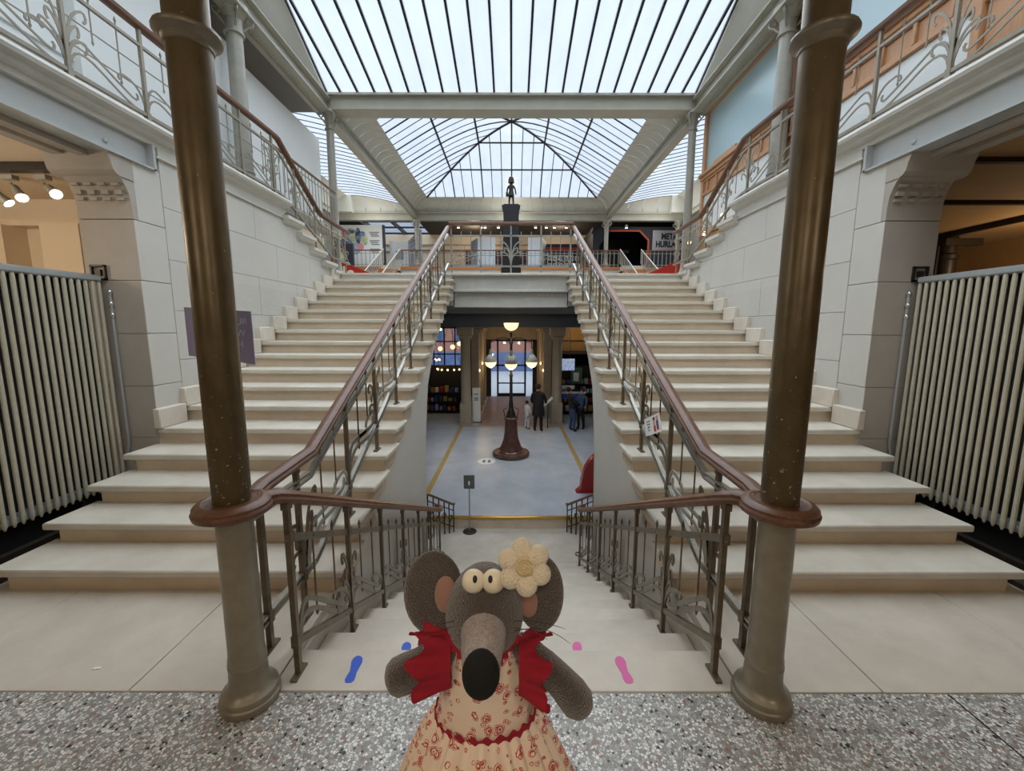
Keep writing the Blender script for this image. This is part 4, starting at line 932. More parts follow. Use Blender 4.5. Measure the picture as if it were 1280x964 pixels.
# ================================================================ far gallery: billboard, posters, white boxes, dark portal
t = thing('billboard', 'white billboard with round painted bird picture and three text blocks', 'billboard', (-5.6, 16.0, 3.86))
MB().box(-6.5, 16.0, 3.86, -4.80, 16.08, 5.44).build('board', M['white'], t); MB().box(-4.80, 15.98, 3.86, -4.72, 16.1, 5.44).build('dark_edge', M['navy'], t)
M['pic1'] = mat('print_navy', (58, 66, 96), .7, nz=(6, .06), col2=(120, 140, 170)); M['pic2'] = mat('print_yellow_green', (206, 208, 150), .7, nz=(5, .1), col2=(150, 170, 150))
M['pic3'] = mat('print_pink', (214, 140, 150), .7); M['pic4'] = mat('print_pale_blue', (170, 190, 206), .7, nz=(8, .1), col2=(120, 140, 170))
def disc(cx, cz, rx, rz, m, y, nm='painted_shape'): MB().prism([(cx+rx*math.cos(2*PI*i/18), cz+rz*math.sin(2*PI*i/18)) for i in range(18)], 'y', y, y+.012).build(nm, m, t, smooth=False)
disc(-5.98, 4.88, .46, .45, M['pic2'], 15.99); disc(-6.16, 4.72, .26, .26, M['pic1'], 15.98); disc(-5.86, 4.60, .26, .20, M['pic4'], 15.98); disc(-5.70, 5.05, .10, .30, M['pic1'], 15.98)
disc(-6.22, 5.08, .10, .12, M['pic3'], 15.98); disc(-5.62, 4.66, .12, .12, M['pic3'], 15.97); disc(-5.55, 5.12, .12, .09, M['pic1'], 15.97); disc(-5.96, 5.2, .16, .07, M['pic1'], 15.97); disc(-5.45, 4.9, .10, .18, M['pic2'], 15.985)
for z in (5.16, 4.86, 4.56):
    for q in range(3): MB().box(-5.28+.03*q, 15.99, z-.065*q, -4.92-.05*(q % 2), 16.0, z-.065*q+.035).build('print_line', M['inkg'], t, smooth=False)
t = thing('poster_totem', 'narrow dark poster totem with yellow picture beside the column', 'totem', (-4.6, 11.9, LZ))
MB().box(-4.86, 11.9, LZ, -4.40, 12.0, 3.98).build('board', M['navy'], t); disc(-4.70, 3.62, .12, .14, M['pic2'], 11.89); disc(-4.60, 3.72, .07, .06, M['black'], 11.885); disc(-4.62, 3.42, .13, .08, M['white'], 11.89); disc(-4.74, 3.83, .1, .05, M['ochre'], 11.89)
t = thing('red_display', 'low red wedge display with cream letter shapes at stair head', 'display', (-4.3, 10.9, LZ))
MB().prism([(-4.6, LZ), (-2.95, LZ), (-3.4, 2.98), (-4.6, 3.46)], 'y', 10.9, 11.3).build('body', M['red'], t, smooth=False)
text('lettering', 'lle', (-4.40, 10.89, 2.93), .42, M['wool'], t, ext=.008, bold=.012)
t = thing('red_wedge', 'low red wedge display at the foot of the dark portal', 'display', (4.2, 11, LZ))
MB().prism([(2.6, LZ), (4.55, LZ), (4.55, 3.5), (4.2, 3.36)], 'y', 10.9, 11.3).build('body', M['red'], t, smooth=False)
t = thing('text_panel', 'pale upright panel with framed notice between billboard and column', 'panel', (-4.3, 16.6, 3.86))
MB().box(-4.72, 16.6, 3.86, -4.0, 16.66, 4.98).build('board', M['white'], t); MB().box(-4.48, 16.58, 4.3, -4.2, 16.6, 4.62).box(-4.45, 16.575, 4.33, -4.23, 16.59, 4.59).build('framed_notice', M['inkg'], t)
t = thing('angled_panel', 'angled grey text panel rising towards the thin far column', 'panel', (-3.6, 16.3, 3.86))
m = MB().add([(-4.0, 16.6, 3.86), (-3.36, 15.8, 3.86), (-3.36, 15.8, 5.25), (-4.0, 16.6, 4.98), (-3.96, 16.64, 3.86), (-3.30, 15.84, 3.86), (-3.30, 15.84, 5.25), (-3.96, 16.64, 4.98)], [(0, 1, 2, 3), (7, 6, 5, 4), (0, 4, 5, 1), (1, 5, 6, 2), (2, 6, 7, 3), (3, 7, 4, 0)])
m.build('board', M['silver'], t, smooth=False)
for k in range(3): MB().add([(-3.88+.0, 16.44, 4.86-.16*k), (-3.5, 15.96, 4.96-.16*k), (-3.5, 15.96, 5.0-.16*k), (-3.88, 16.44, 4.90-.16*k)], [(0, 1, 2, 3)]).build('print_line', M['inkg'], t, smooth=False)
M['boxwhite'] = mat('display_white', (212, 224, 234), .6); M['boxgrey'] = mat('display_grey', (176, 184, 194), .6)
for x0, x1, xs, lab in ((-1.28, -.62, -1.62, 'white display box with grey flank beside the statue on billboard side'), (.62, 1.16, 1.36, 'white display box with grey flank beside the statue on portal side')):
    t = thing('display_box', lab, 'display box', ((x0+x1)/2, 16.4, 3.86), 'white display boxes behind the statue')
    MB().box(x0, 16.2, 3.86, x1, 16.26, 5.04).build('front_panel', M['boxwhite'], t, smooth=False)
    MB().add([(x0 if xs < x0 else x1, 16.2, 3.86), (xs, 16.9, 3.86), (xs, 16.9, 5.02), (x0 if xs < x0 else x1, 16.2, 5.04)], [(0, 1, 2, 3)]).build('flank', M['boxgrey'], t, smooth=False)
    MB().box(min(x0, xs), 16.26, 3.86, max(x1, xs), 16.9, 3.9).build('base', M['boxgrey'], t)
t = thing('picture_panel', 'dark panel of small white square frames beside the dark portal', 'panel', (1.8, 16.9, 3.86))
MB().box(1.36, 16.9, 3.86, 2.75, 16.96, 4.95).build('board', M['navy'], t); MB().box(1.36, 16.88, 4.72, 2.75, 16.9, 4.82).build('red_strip', M['red'], t)
for r in range(2):
    for k in range(6):
        x, z = 1.42+k*.215, 4.40-r*.27
        MB().box(x, 16.87, z-.09, x+.16, 16.89, z+.09).build('white_frame', M['paper'], t, smooth=False)
for r in range(2):
    for k in range(6):
        x, z = 1.42+k*.215, 4.40-r*.27; MB().box(x+.045, 16.86, z-.05, x+.115, 16.872, z+.05).build('dark_mount', M['inkg'], t, smooth=False)
t = thing('mural', 'dark reddish mural low behind the bronze figure', 'mural', (0, 17.6, 3.86)); MB().box(-1.9, 17.6, 3.86, 1.3, 17.66, 4.86).build('board', mat('mural_print', (120, 84, 92), .7, nz=(4, .08), col2=(44, 44, 56)), t)
w = struct('wall_far_gallery', (0, 19, 3.86)); MB().box(-8, 19.0, 3.86, 8, 19.1, 5.74).build('plaster', M['cream'], w)
for z in (5.0, 5.28): MB().box(-8, 18.95, z, 8, 19.0, z+.05).build('moulding', M['pillar'], w)
for k in range(17): MB().box(-7.8+k*.95, 18.97, 5.06, -7.77+k*.95, 19.0, 5.27).build('moulding_joint', M['joint'], w)
t = thing('exhibition_portal', 'dark navy exhibition portal with orange trimmed octagonal opening', 'portal', (4.2, 16.2, 3.86))
def portal():
    o = [(3.0, 3.86), (3.0, 5.05), (3.35, 5.42), (7.2, 5.42), (7.2, 3.86)]
    MB().box(3.05, 16.2, 5.30, 7.2, 16.4, 5.44).box(5.15, 16.2, 3.86, 7.2, 16.4, 5.30).build('front', M['navy'], t, smooth=False)
    MB().prism([(3.05, 3.86), (3.30, 3.86), (3.30, 4.75), (3.72, 5.30), (3.25, 5.44), (3.05, 5.2)], 'y', 16.15, 16.4).build('jamb', M['navy'], t, smooth=False)
    MB().prism([(4.80, 5.30), (5.15, 4.98), (5.15, 5.30)], 'y', 16.2, 16.4).build('corner', M['navy'], t, smooth=False)
    MB().sweep([(3.5, 16.18, 5.29), (4.80, 16.18, 5.29), (5.14, 16.18, 4.96), (5.14, 16.18, 4.3), (5.05, 16.18, 3.9)], [(-.03, -.02), (.03, -.02), (.03, .02), (-.03, .02)], up=(0, -1, 0)).build('orange_trim', M['orange'], t, smooth=False)
    MB().box(3.05, 18.3, 3.86, 7.2, 18.4, 5.44).box(3.05, 16.4, 5.40, 7.2, 18.3, 5.44).box(3.05, 16.4, 3.86, 3.1, 18.3, 5.4).box(7.15, 16.4, 3.86, 7.2, 18.3, 5.4).build('tunnel', M['black'], t, smooth=False)
    for a, b in ((3.75, 4.2), (4.3, 5.0)): MB().box(a, 18.28, 4.85, b, 18.3, 4.98).build('dim_strip', M['inkg'], t)
portal()
t = thing('name_panel', 'silver panel with black lettering beside the dark portal', 'sign', (6.0, 16.15, 4.6))
MB().box(5.28, 16.12, 4.58, 7.1, 16.18, 5.30).build('plate', M['silver'], t)
text('lettering', 'METAL', (5.60, 16.115, 4.98), .30, M['black'], t, bold=.014, ext=.006, sx=.78); text('lettering', 'HURLANT', (5.40, 16.115, 4.70), .30, M['black'], t, bold=.014, ext=.006, sx=.78)
tl = thing('ceiling_spot', 'small ceiling spotlight above the far gallery', 'spotlight', (-2.0, 16.2, 5.52), 'small spotlights in a row above the far gallery')
MB().lathe([(.02, 0), (.05, -.02), (.06, -.12), (.045, -.125)], (-2.0, 16.2, 5.52), 10).build('can', M['paper'], tl); MB().lathe([(.045, -.126), (.04, -.13)], (-2.0, 16.2, 5.52), 10).build('lens', M['spot'], tl)
tl['label'] = 'small ceiling spotlight above the far gallery, nearest the billboard'
for x, lb in ((-1.15, 'outer one of the close pair of ceiling spotlights above the white display box'), (-1.0, 'inner one of the close pair of ceiling spotlights above the white display box'), (-.5, 'lone ceiling spotlight beside the black pedestal top, billboard side'), (.9, 'ceiling spotlight first beyond the pedestal on the portal side'), (1.3, 'ceiling spotlight second beyond the pedestal on the portal side'), (1.6, 'ceiling spotlight third beyond the pedestal on the portal side'), (2.05, 'ceiling spotlight fourth beyond the pedestal, above the square picture frames'), (4.3, 'ceiling spotlight above the dark exhibition portal')): tree(tl, (x, 16.2, 5.52), lb)
lamp('far_gallery_fill', (-1.5, 17.5, 5.4), 40, (1, .88, .72), .2); lamp('far_gallery_fill', (2.0, 17.5, 5.4), 30, (1, .88, .72), .2); lamp('far_gallery_fill', (-4.9, 14.6, 5.4), 30, (1, .95, .88), .2); lamp('far_gallery_fill', (5.2, 14.6, 5.4), 26, (1, .95, .88), .2); lamp('far_gallery_fill', (0, 14.8, 5.4), 26, (1, .95, .88), .2)  # extra fills without fixtures, added to brighten the billboards and far gallery
# ================================================================ lobby
w = struct('wall_lobby_end', (0, 21.3, 0))
MB().box(-6.5, 21.4, HZ, -4.6, 21.6, 2.1).box(-2.4, 21.4, HZ, -1.15, 21.6, 2.1).box(1.18, 21.4, HZ, 6.5, 21.6, 2.1).box(-4.6, 21.4, HZ, -2.4, 21.6, -.9).box(-4.6, 21.4, 1.7, -2.4, 21.6, 2.1).box(-1.15, 21.4, 1.08, 1.18, 21.6, 2.1).build('masonry', M['darkwall'], w)
for s in (-1, 1):
    MB().box(s*1.42, 16.0, HZ, s*1.55, 21.4, 1.95).build('vestibule_wall', M['pillar'], w)
    for y in (16.0, 17.4, 18.8, 20.2): MB().cbox(s*1.26, y, HZ, s*1.44, y+.34, 1.5, .02).cbox(s*1.2, y-.05, 1.5, s*1.44, y+.39, 1.68, .03).build('pilaster', M['pillar'], w)
MB().box(-1.42, 20.9, 1.1, 1.42, 21.0, 1.95).build('transom', M['pillar'], w)
dr = struct('door_1', (0, 21.45, HZ))
fr_ = MB().box(-1.15, 21.36, HZ, -1.06, 21.46, 1.08).box(1.09, 21.36, HZ, 1.18, 21.46, 1.08).box(-1.15, 21.36, 1.0, 1.18, 21.46, 1.08).box(-1.15, 21.36, -.28, 1.18, 21.46, -.20)
for x in (-.72, -.03, .70): fr_.box(x-.04, 21.36, HZ, x+.05, 21.46, 1.08)
fr_.box(-.72, 21.37, -1.2, .75, 21.45, -1.14).box(-.72, 21.37, HZ, .75, 21.45, HZ+.16).build('door_frame', M['black'], dr, smooth=False)
for a, b in ((-1.06, -.76), (-.67, -.07), (.02, .66), (.75, 1.09)):
    for z0, z1 in ((HZ, -.28), (-.20, 1.0)): MB().box(a, 21.40, z0, b, 21.41, z1).build('pane', M['clear'], dr, smooth=False)
wn = struct('window_5', (-3.5, 21.45, 0))
f2 = MB()
for x in (-4.6, -4.05, -3.5, -2.95, -2.45): f2.box(x, 21.4, -.9, x+.06, 21.5, 1.7)
for z in (-.9, .3, .95, 1.64): f2.box(-4.6, 21.4, z, -2.4, 21.5, z+.06)
f2.build('window_frame', M['black'], wn, smooth=False)
for x in (-4.54, -3.99, -3.44, -2.89):
    for z0, z1 in ((-.84, .3), (.36, .95), (1.01, 1.64)): MB().box(x, 21.45, z0, x+.48, 21.455, z1).build('pane', M['clear'], wn, smooth=False)
# house over the street, seen through the door
t = thing('street_house', 'pinkish house front across the street seen through the door', 'building', (0, 34, HZ))
MB().box(-9, 34, HZ, 9, 36, 9).build('wall', M['facade'], t); MB().box(-9, 33.95, HZ, 9, 34, -.3).build('shopfront', M['shopfront'], t)
q = MB().box(-8.4, 33.93, .6, -7.4, 33.97, 2.2).build('window', M['pane'], t); rep(q, [(k*1.9, 0, 0) for k in range(1, 9)]+[(k*1.9, 0, 2.8) for k in range(9)])
# pillars
def pillar(x, y, label):
    t = thing('lobby_pillar', label, 'pillar', (x, y, HZ), 'stone pillars at the back of the lobby')
    MB().cbox(x-.23, y-.23, HZ, x+.23, y+.23, HZ+.10, .01).cbox(x-.21, y-.21, HZ+.10, x+.21, y+.21, HZ+.82, .015).build('pedestal', M['pillar'], t)
    MB().lathe([(.21, .82), (.20, .86), (.185, .9), (.175, 3.1), (.20, 3.12), (.20, 3.16)], (x, y, HZ), 18).build('shaft', M['pillar'], t, ang=.5)
    MB().cbox(x-.21, y-.21, HZ+3.16, x+.21, y+.21, HZ+3.26, .02).cbox(x-.27, y-.27, HZ+3.26, x+.27, y+.27, 1.72, .03).build('capital', M['pillar'], t)
pillar(-1.66, 15.0, 'stone lobby pillar next to the white notice totem'); pillar(1.66, 15.0, 'stone lobby pillar next to the woman in black')
pillar(-4.4, 15.0, 'stone lobby pillar half hidden by the shop lamps'); pillar(4.4, 15.0, 'stone lobby pillar beyond the bookshop visitors')
for s in (-1, 1):
    for y, z in ((16.6, -.05), (18.2, .1)):
        t = thing('wall_sconce', 'warm wall sconce, %s, on the %s vestibule wall' % ('the nearer to the lobby' if y < 17 else 'the nearer to the street door', 'notice totem side' if s < 0 else 'child side'), 'lamp', (s*1.36, y, z), 'warm sconces on both vestibule walls')
        MB().box(s*1.36, y-.03, z-.05, s*1.42, y+.03, z+.05).build('bracket', M['brass'], t); MB().ball((s*1.31, y, z+.03), .055, 10, 7).build('bulb', M['bulb'], t)
        lamp('sconce_lamp', (s*1.20, y, z+.05), 9, (1, .68, .34), .05, parent=t)
lamp('vestibule_lamp', (0, 18.6, 1.5), 20, (1, .70, .38), .12)
# street lamp in the middle of the lobby
t = thing('lobby_lamp_post', 'tall candelabra lamp post on flared brown marble foot', 'lamp', (0, 11.25, HZ))
y = 11.25
M['marble'] = mat('brown_marble', (118, 84, 72), .25, nz=(7, .25), col2=(78, 52, 44))
MB().lathe([(.50, 0), (.52, .03), (.52, .09), (.50, .115), (.36, .12)], (0, y, HZ), 24).build('foot_ring', M['marble'], t, ang=.5)
MB().lathe([(.34, .12), (.335, .18), (.27, .30), (.21, .48), (.185, .65), (.165, 1.0), (.19, 1.03), (.19, 1.07), (.15, 1.09)], (0, y, HZ), 12).build('flared_base', M['marble'], t, ang=.4)
MB().lathe([(.345, .12), (.35, .15), (.33, .16)], (0, y, HZ), 20).build('metal_band', M['chrome'], t)
MB().lathe([(.15, 1.09), (.13, 1.13), (.11, 1.22), (.07, 1.30), (.06, 1.45), (.045, 1.6), (.04, 2.2), (.055, 2.25), (.035, 2.3), (.035, 3.1), (.06, 3.14), (.03, 3.2), (.03, 3.42)], (0, y, HZ), 14).build('pole', M['dark'], t)
for k in range(4):
    a = k*PI/2; MB().tube([(.17*math.cos(a), y+.17*math.sin(a), HZ+1.08), (.21*math.cos(a), y+.21*math.sin(a), HZ+1.3), (.1*math.cos(a), y+.1*math.sin(a), HZ+1.36)], .012, 5).build('base_scroll', M['dark'], t)
def bowl(c, r, root, down=True):
    x, yy, z = c
    MB().lathe([(.01, -r)]+[(r*math.cos(b), r*math.sin(b)) for b in [-PI/2+PI/2*i/7 for i in range(1, 8)]], (x, yy, z), 18).build('opal_bowl', M['opal'], root)
bowl((0, y, 1.80), .20, t); MB().lathe([(.205, 0), (.205, .012), (.02, .014)], (0, y, 1.80), 18).build('bowl_rim', M['opal'], t)
for k in range(4):
    a = k*PI/2; dx, dy = math.cos(a)*.56, math.sin(a)*.56
    MB().tube(bez((0, y, 1.36), (dx*.4, y+dy*.4, 1.50), (dx*.8, y+dy*.8, 1.36), (dx, y+dy, 1.28), 8)+[(dx, y+dy, 1.0)], .018, 6).build('arm', M['dark'], t)
    MB().lathe([(.015, .36), (.03, .31), (.045, .25), (.05, .205), (.09, .165), (.135, .105), (.162, .04), (.165, 0)], (dx, y+dy, .76), 16).build('shade', M['irong'], t, ang=.6)
    bowl((dx, y+dy, .76), .155, t)
    lamp('lamp_bowl', (dx, y+dy, .56), 9, (1, .80, .52), .08, parent=t)
lamp('lamp_bowl', (0, y, 1.95), 8, (1, .84, .6), .1, parent=t)
# sign stand, floor sticker, notice totem, red fin
t = thing('sign_stand', 'thin grey sign stand with small dark card on the lower pad', 'sign', (-.76, 7.3, PZ))
MB().lathe([(.13, 0), (.13, .01), (.03, .03)], (-.76, 7.3, PZ), 16).build('foot', M['dark'], t); MB().tube([(-.76, 7.3, PZ+.02), (-.76, 7.3, -1.24)], .012, 8).build('pole', M['irong'], t)
MB().cbox(-.86, 7.29, -1.26, -.66, 7.31, -1.0, .006).build('card', mat('sign_card_grey', (84, 88, 80), .6), t)
MB().prism([(-.772, -1.19), (-.748, -1.19), (-.748, -1.14), (-.735, -1.14), (-.76, -1.10), (-.785, -1.14), (-.772, -1.14)], 'y', 7.284, 7.29).build('arrow', M['paper'], t, smooth=False)
t = thing('floor_sticker', 'white oval footprint sticker on the lobby marble', 'sticker', (-.65, 10.7, HZ))
z = HZ; MB().prism([(-.65+.24*math.cos(a), 10.7+.25*math.sin(a)) for a in [2*PI*i/24 for i in range(24)]], 'z', z+.001, z+.003).build('disc', M['paper'], t, smooth=False)
for dx in (-.07, .07): MB().prism([(-.65+dx+.045*math.cos(a), 10.7+.13*math.sin(a)) for a in [2*PI*i/14 for i in range(14)]], 'z', z+.003, z+.004).build('sole', M['inkg'], t, smooth=False)
t = thing('notice_totem', 'white upright notice totem by the lobby pillar', 'totem', (-1.33, 15.3, HZ))
MB().cbox(-1.46, 15.3, HZ, -1.16, 15.4, -.55, .01).build('board', M['paper'], t); MB().box(-1.5, 15.25, HZ, -1.12, 15.45, HZ+.03).build('foot', M['dark'], t)
for zz in (-.8, -.95, -1.02): MB().box(-1.40, 15.295, zz, -1.24, 15.3, zz+.04).build('print_line', M['inkg'], t, smooth=False)
t = thing('red_fin', 'curved glossy red fin behind the railing near lobby step', 'display', (1.85, 8.6, HZ))
P = [(1.42, HZ)]+[(1.52+.55*(1-math.cos(a)), HZ+.10+.84*math.sin(a)) for a in [PI/2*i/8 for i in range(9)]]+[(2.6, -.92), (2.6, HZ)]
MB().prism(P, 'y', 8.55, 8.75).build('shell', mat('glossy_red', (150, 22, 20), .25), t, ang=.8)
# people
PB = SB+[('lf', 'lt')]
def person(x, y, h, face, label, top, legs, hairm, lean=0., arm=0., group=None, coat=None):
    t = thing('person', label, 'person', (x, y, HZ), group); k = h/1.75; s_, c_ = math.sin(face), math.cos(face)
    def q(px, py, pz, r): py += lean*max(0, pz-.9); return (x+(px*c_-py*s_)*k, y+(px*s_+py*c_)*k, HZ+pz*k, r*k)
    J = dict(pel=q(0, 0, .93, .135), che=q(0, 0, 1.30, .15), nec=q(0, 0, 1.50, .055), hea=q(0, -.02, 1.60, .085), top=q(0, -.01, 1.70, .07), ls=q(-.19, 0, 1.40, .065), le=q(-.26, -.02-arm*.1, 1.14, .052), lh=q(-.22, -.14-arm*.3, .92+arm*.25, .04), rs=q(.19, 0, 1.40, .065), re=q(.26, -.02, 1.14, .052), rh=q(.25, -.10-arm*.3, .90+arm*.25, .04), lk=q(-.10, -.03, .50, .075), lf=q(-.11, .02, .08, .05), lt=q(-.12, -.14, .035, .035), rk=q(.10, .02, .50, .075), rf=q(.12, .05, .08, .05), rt=q(.13, -.10, .035, .035))
    zc = HZ+1.50*k; zl = HZ+.9*k
    hb = [V(J['lh'][:3]), V(J['rh'][:3])]
    skin('body', J, SB, [M['skin'], top, legs, M['black']], t, 2, lambda p: 0 if p.z > zc or min((p-a).length for a in hb) < .07*k else (3 if p.z < HZ+.09*k else (1 if p.z > zl else 2)))
    a = q(0, .02, 1.66, 0); MB().ball(a[:3], (.105*k, .11*k, .10*k), 12, 8).build('hair', hairm, t)
    for d in (-.035, .035): e = q(d, -.105, 1.62, 0); MB().ball(e[:3], .012*k, 6, 4).build('eye', M['ink'], t)
    e = q(0, -.11, 1.585, 0); MB().ball(e[:3], .018*k, 6, 4).build('nose', M['skin'], t)
    if coat:
        prof = [(.165, 1.40), (.20, 1.25), (.19, 1.0), (.23, .62), (.22, .60), (.17, .9)]
        b = MB().lathe([(r*k, zz*k) for r, zz in prof], (x, y, HZ), 14, 1, .8); b.v = [(px-lean*max(0, (pz-HZ)/k-.9)*s_*k, py+lean*max(0, (pz-HZ)/k-.9)*c_*k, pz) for px, py, pz in b.v]; b.build('coat', coat, t)
    return t
person(.93, 13.9, 1.68, PI*.9, 'person in long black coat standing before the lobby pillar', M['coat'], M['coat'], M['hair'], .12, .4, coat=M['coat'])
person(.56, 14.3, 1.02, PI*.7, 'small child in white beside the person in black', M['whitecloth'], M['whitecloth'], M['hair'])
person(2.12, 14.0, 1.55, PI*.6, 'person in dark jacket and jeans leaning by the bookshop', M['coat'], M['denim'], M['hair'], .25, .5)
person(2.45, 14.3, 1.45, -.6, 'person in blue top standing by the bookshop', M['denim'], M['coat'], M['hair'], .1, .3)
t = thing('slanted_board', 'pale slanted reading board beside the person in black', 'board', (1.30, 14.4, HZ))
m = MB().prism([(1.12, -1.05), (1.44, -.74), (1.47, -.77), (1.15, -1.08)], 'y', 14.3, 14.55); m.build('board', M['paper'], t, smooth=False); MB().tube([(1.30, 14.42, HZ), (1.30, 14.42, -.91)], .02, 6).build('stand', M['dark'], t)
# shop on one side: lamp garlands, globes, shelves
t = thing('lamp_garland', 'hanging ring of small warm bulbs in the shop', 'lamp', (-2.55, 17.0, .2), 'rings of small warm bulbs in the shop'); x0, yy, z0 = -2.55, 17.0, .02
MB().tube([(x0+.5*math.cos(a), yy+.5*math.sin(a), z0+.05) for a in [2*PI*i/20 for i in range(20)]], .015, 5, closed=True).build('ring', M['dark'], t)
for dx in (-.5, .5): MB().tube([(x0+dx, yy, z0+.05), (x0, yy, 1.9)], .008, 4).build('wire', M['dark'], t)
for k in range(12):
    a = 2*PI*k/12; MB().ball((x0+.5*math.cos(a), yy+.5*math.sin(a), z0-.02), .035, 8, 6).build('bulb', M['bulb'], t)
g = tree(t, (-3.35, 16.4, .62), 'second ring of small warm bulbs nearer the shop window'); t['label'] = 'hanging ring of small warm bulbs beside the lobby pillar'
for x, yy, z, lab in ((-2.35, 16.6, .92, 'round warm globe lamp hanging nearest the lobby pillar'), (-2.18, 17.4, 1.02, 'round warm globe lamp hanging just behind the nearest globe'), (-2.95, 17.2, .82, 'round warm globe lamp hanging alone in the shop'), (-2.75, 16.2, 1.62, 'small bright globe lamp high under the shop ceiling')):
    t = thing('globe_lamp', lab, 'lamp', (x, yy, z), 'globe lamps in the shop'); MB().ball((x, yy, z), .10 if z < 1.5 else .05, 12, 8).build('globe', M['opal'] if z < 1.5 else M['bulb'], t); MB().tube([(x, yy, z), (x, yy, 1.95)], .008, 4).build('wire', M['dark'], t)
lamp('shop_lamp', (-2.7, 16.8, .7), 10, (1, .72, .42), .2)
nms = ['red', 'slate blue', 'yellow', 'white', 'pale blue', 'ochre', 'denim blue', 'plum']; nth = ['first', 'second', 'third', 'fourth', 'fifth', 'sixth', 'seventh', 'eighth', 'ninth', 'tenth', 'eleventh', 'twelfth']
cols = [M['red'], M['bluep'], M['yellow'], M['paper'], M['pic4'], M['ochre'], M['denim'], M['plum']]
def shelf_unit(x0, x1, y, n, label, seed, where):
    t = thing('shop_shelf', label, 'shelf', ((x0+x1)/2, y, HZ), 'crowded shop shelves beside the lobby'); rr = random.Random(seed)
    MB().box(x0, y+.3, HZ, x1, y+.34, HZ+2.0).build('back', M['dark'], t)
    for k in range(n): MB().box(x0, y, HZ+.1+k*.38, x1, y+.3, HZ+.13+k*.38).build('shelf_board', M['dark'], t)
    for x in (x0, x1): MB().box(x-.02, y, HZ, x+.02, y+.34, HZ+2.0).build('side', M['dark'], t)
    for k in range(n):
        x = x0+.06; j = 0
        while x < x1-.16:
            wd = rr.uniform(.09, .2); hh = rr.uniform(.14, .28); z = HZ+.13+k*.38
            b = MB().cbox(x, y+.05, z, x+wd*.85, y+.2, z+hh, .01).build('boxed_book', rr.choice(cols), None, at=(x, y+.05, z))
            j += 1; tag(b, None, 'book', 'boxed books on the lobby shop shelves'); b['label'] = '%s boxed book, %s from side post, %s, shelf %s' % (nms[cols.index(b.data.materials[0])], nth[j-1], ('lowest row', 'second row', 'third row', 'top row')[k], where); x += wd+.03
    return t
shelf_unit(-3.6, -2.1, 16.9, 3, 'dark shop shelf behind the lobby pillar under the bulb rings', 3, 'under bulb rings'); shelf_unit(2.0, 3.6, 16.8, 4, 'dark shop shelf behind the bookshop visitors', 5, 'behind visitors')
t = thing('shop_banner', 'blue and white shop banner above the bookshop visitors', 'banner', (2.3, 15.6, -.75)); MB().cbox(1.95, 15.6, -1.0, 2.75, 15.65, -.72, .01).build('blue_band', M['blue'], t); MB().box(1.92, 15.58, -.80, 2.85, 15.6, -.72).box(1.92, 15.58, -.62, 2.4, 15.6, -.48).build('white_band', M['paper'], t); [MB().box(x, 15.61, HZ, x+.03, 15.64, -.7).build('post', M['dark'], t) for x in (1.96, 2.70)]
t = thing('green_board', 'small green framed board deep in the bookshop', 'board', (2.75, 16.6, -.3)); MB().cbox(2.4, 16.6, -.55, 2.85, 16.64, .1, .01).build('board', mat('green_print', (70, 110, 84), .7), t); MB().box(2.5, 16.58, -.45, 2.72, 16.6, -.1).build('notice', M['paper'], t); MB().box(2.6, 16.61, HZ, 2.64, 16.63, -.5).build('post', M['dark'], t)
t = thing('light_box', 'bright bluish light box high in the bookshop', 'sign', (2.2, 16.0, .2)); M['lightbox'] = mat('lightbox_glow', (190, 205, 240), .5, emit=.45, nz=(9, .05), col2=(40, 44, 60)); MB().box(1.95, 16.0, .05, 2.45, 16.05, .5).build('screen', M['lightbox'], t); MB().tube([(2.25, 16.02, .5), (2.25, 16.02, 1.95)], .015, 5).build('hanger', M['dark'], t)
w = struct('wall_bookshop', (3, 17.2, 1.3)); MB().box(1.75, 17.2, .75, 4.4, 17.3, 1.95).build('lit_plaster', M['ochre'], w); MB().box(1.75, 16.9, .62, 4.4, 17.3, .75).build('shop_beam', M['darkwall'], w)
for x in (2.35, 3.0): MB().box(x, 17.15, .75, x+.04, 17.2, 1.95).build('mullion', M['pillar'], w)
MB().box(1.75, 17.14, 1.15, 4.4, 17.2, 1.18).build('mullion', M['dark'], w)
lamp('bookshop_lamp', (2.6, 16.3, 1.6), 12, (1, .74, .40), .15); lamp('bookshop_lamp', (2.6, 15.3, .9), 4, (.9, .95, 1), .2)
# hanging globes under the rear gallery, behind the viewer
for x, lab in ((-2.3, 'globe ceiling lamp behind the viewer towards the cream room'), (0, 'globe ceiling lamp behind the viewer on the axis'), (2.3, 'globe ceiling lamp behind the viewer towards the ochre room')):
    t = thing('globe_lamp', lab, 'lamp', (x, -.9, 3.1), 'globe lamps behind the viewer'); MB().ball((x, -.9, 2.7), .16, 16, 10).build('globe', M['opal'], t); MB().tube([(x, -.9, 2.8), (x, -.9, 3.1)], .012, 6).build('stem', M['brass'], t)
    lamp('ceiling_globe', (x, -.9, 2.45), 26, (1, .89, .74), .16, parent=t)
for y, z, u in ((7.35, 3.28, 'middle'), (6.75, 3.42, 'topmost'), (7.95, 3.25, 'lowest')):
    tag(MB().ball((3.30, y, z), .035, 10, 7).build('small_bulb', M['bulb'], at=(3.30, y, z)), 'tiny glowing bulb, %s of three, behind the falling rail by the orange screen' % u, 'lamp', 'tiny bulbs behind the orange-side rail')
